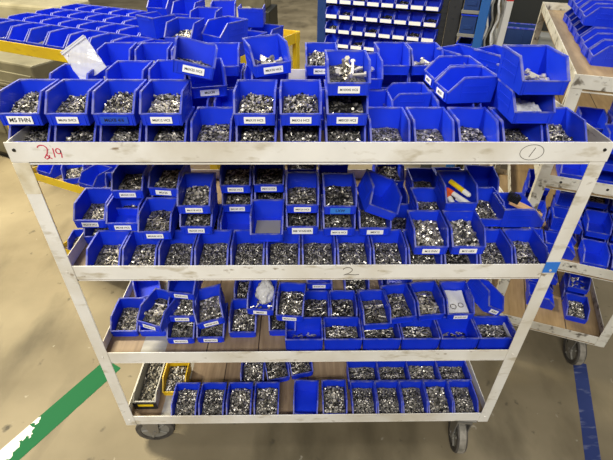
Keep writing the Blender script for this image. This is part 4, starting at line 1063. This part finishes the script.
# ------------------------------------------------------------------ floor and its tapes
bm = bmesh.new(); bm_box(bm, -16, 16, -6, 24, -.1, 0)
fl = link('floor', finish(bm, 'floor', M['floor'])); fl['kind'] = 'structure'
M['wall'] = mat('grey_wall_paint', (0.34, 0.33, 0.28), .7)
for nm, b_ in (('wall_back', (-16, 16, 24, 24.2)), ('wall_left', (-16.2, -16, -6, 24)), ('wall_right', (16, 16.2, -6, 24)), ('wall_front', (-16, 16, -6.2, -6))):
    bm = bmesh.new(); bm_box(bm, *b_, 0, 6); o = link(nm, finish(bm, nm, M['wall'])); o['kind'] = 'structure'
def tape(name, a, b, w, m, label, th=.0012):
    a = Vector(a); b = Vector(b); d = (b-a); n = Vector((-d.y, d.x)).normalized()*w/2
    bm = bmesh.new(); N = 30; T_ = []; rg = random.Random(5)
    for i in range(N+1):
        p = a + d*i/N; e = rg.uniform(-.0015, .0015)
        T_.append((bm.verts.new((p.x+n.x, p.y+n.y, .0002)), bm.verts.new((p.x-n.x, p.y-n.y+e, .0002)), bm.verts.new((p.x+n.x, p.y+n.y, th)), bm.verts.new((p.x-n.x, p.y-n.y+e, th))))
    for p, q in zip(T_[:-1], T_[1:]):
        bm.faces.new([p[2], q[2], q[3], p[3]]); bm.faces.new([p[0], p[1], q[1], q[0]]); bm.faces.new([p[0], q[0], q[2], p[2]]); bm.faces.new([p[1], p[3], q[3], q[1]])
    bm.faces.new(T_[0]); bm.faces.new(T_[-1])
    o = link(name, finish(bm, name, m)); tag(o, label, 'floor tape')
    return o
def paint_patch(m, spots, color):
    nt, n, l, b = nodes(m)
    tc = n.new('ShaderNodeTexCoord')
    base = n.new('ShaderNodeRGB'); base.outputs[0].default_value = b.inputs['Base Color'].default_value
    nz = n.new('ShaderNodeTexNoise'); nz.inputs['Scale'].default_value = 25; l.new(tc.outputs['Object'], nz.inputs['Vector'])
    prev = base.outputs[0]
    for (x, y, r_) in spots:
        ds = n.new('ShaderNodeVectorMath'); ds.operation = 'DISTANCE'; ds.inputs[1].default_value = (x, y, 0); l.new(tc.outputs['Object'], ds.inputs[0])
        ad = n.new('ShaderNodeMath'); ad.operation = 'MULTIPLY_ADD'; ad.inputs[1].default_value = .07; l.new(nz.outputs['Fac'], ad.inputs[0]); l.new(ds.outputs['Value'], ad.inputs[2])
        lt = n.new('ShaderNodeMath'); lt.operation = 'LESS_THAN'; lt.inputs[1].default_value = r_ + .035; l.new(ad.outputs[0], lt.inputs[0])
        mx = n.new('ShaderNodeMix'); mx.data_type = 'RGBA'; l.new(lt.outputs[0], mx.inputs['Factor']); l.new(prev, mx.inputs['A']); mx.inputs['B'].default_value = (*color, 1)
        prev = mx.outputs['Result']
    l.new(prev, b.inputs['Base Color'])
paint_patch(M['green'], [(-1.33, .10, .055), (-1.30, .155, .03), (-1.375, .03, .075), (-1.42, -.05, .06)], (.82, .82, .74))  # irregular white patches mixed into the green towards the near end
tape('floor_tape', (-1.42, -.17), (-1.03, .475), .115, M['green'], 'green floor tape at lower left, white in patches at its near end')
tape('floor_tape', (1.475, .46), (1.18, -.26), .066, M['bluetape'], 'blue floor tape under the right cart wheel')
tape('floor_tape', (-4.6, 3.20), (-2.9, 3.42), .10, M['green'], 'green floor tape far left behind the white cart')

# ------------------------------------------------------------------ light, camera, colour
w = bpy.data.worlds.new('World'); scene.world = w; w.use_nodes = True
w.node_tree.nodes['Background'].inputs[0].default_value = (1.0, 0.98, 0.94, 1)
w.node_tree.nodes['Background'].inputs[1].default_value = 0.26
def lamp(x, y, z, sx, sy, e, c=(1, .96, .88), rot=(0, 0, 0)):
    L_ = bpy.data.lights.new('unseen_overhead_lamp', 'AREA'); L_.shape = 'RECTANGLE'; L_.size = sx; L_.size_y = sy; L_.energy = e; L_.color = c
    o = bpy.data.objects.new('unseen_overhead_lamp', L_); COL.objects.link(o); o.location = (x, y, z); o.rotation_euler = rot
lamp(-3.5, 2.3, 4.6, 2.4, .5, 560, (1, .90, .66))
lamp(-.8, -3.9, 4.4, 3.0, .8, 225, (1, .97, .92), (R(42), 0, 0))  # added front fill, unseen, tilted at the cart to brighten its front faces
lamp(2.4, -.4, 4.6, 2.4, .5, 30)
lamp(-2.4, 5.6, 4.6, 2.4, .5, 60, (1, .94, .80))
lamp(2.4, 4.4, 4.6, 2.4, .5, 90)
lamp(0, 9.5, 4.6, 4, .6, 150, (1, .95, .84))

cam = bpy.data.cameras.new('Camera'); co = bpy.data.objects.new('Camera', cam); COL.objects.link(co)
cam.sensor_fit = 'HORIZONTAL'; cam.sensor_width = 36; cam.lens = 435.32 / 613 * 36; cam.clip_start = .05; cam.clip_end = 200
p_, y_, r_ = .6281, .0191, .0079
f = Vector((math.sin(y_)*math.cos(p_), math.cos(y_)*math.cos(p_), -math.sin(p_)))
rt = Vector((math.cos(y_), -math.sin(y_), 0)); up = rt.cross(f)
c_, s_ = math.cos(r_), math.sin(r_)
rt2 = rt*c_ + up*s_; up2 = up*c_ - rt*s_
co.matrix_world = Matrix(((rt2.x, up2.x, -f.x, -.03235), (rt2.y, up2.y, -f.y, -1.0), (rt2.z, up2.z, -f.z, 1.95), (0, 0, 0, 1)))
scene.camera = co
vs = scene.view_settings
vs.view_transform = 'Standard'; vs.look = 'None'; vs.exposure = 0.15; vs.gamma = 1.0; vs.use_curve_mapping = False
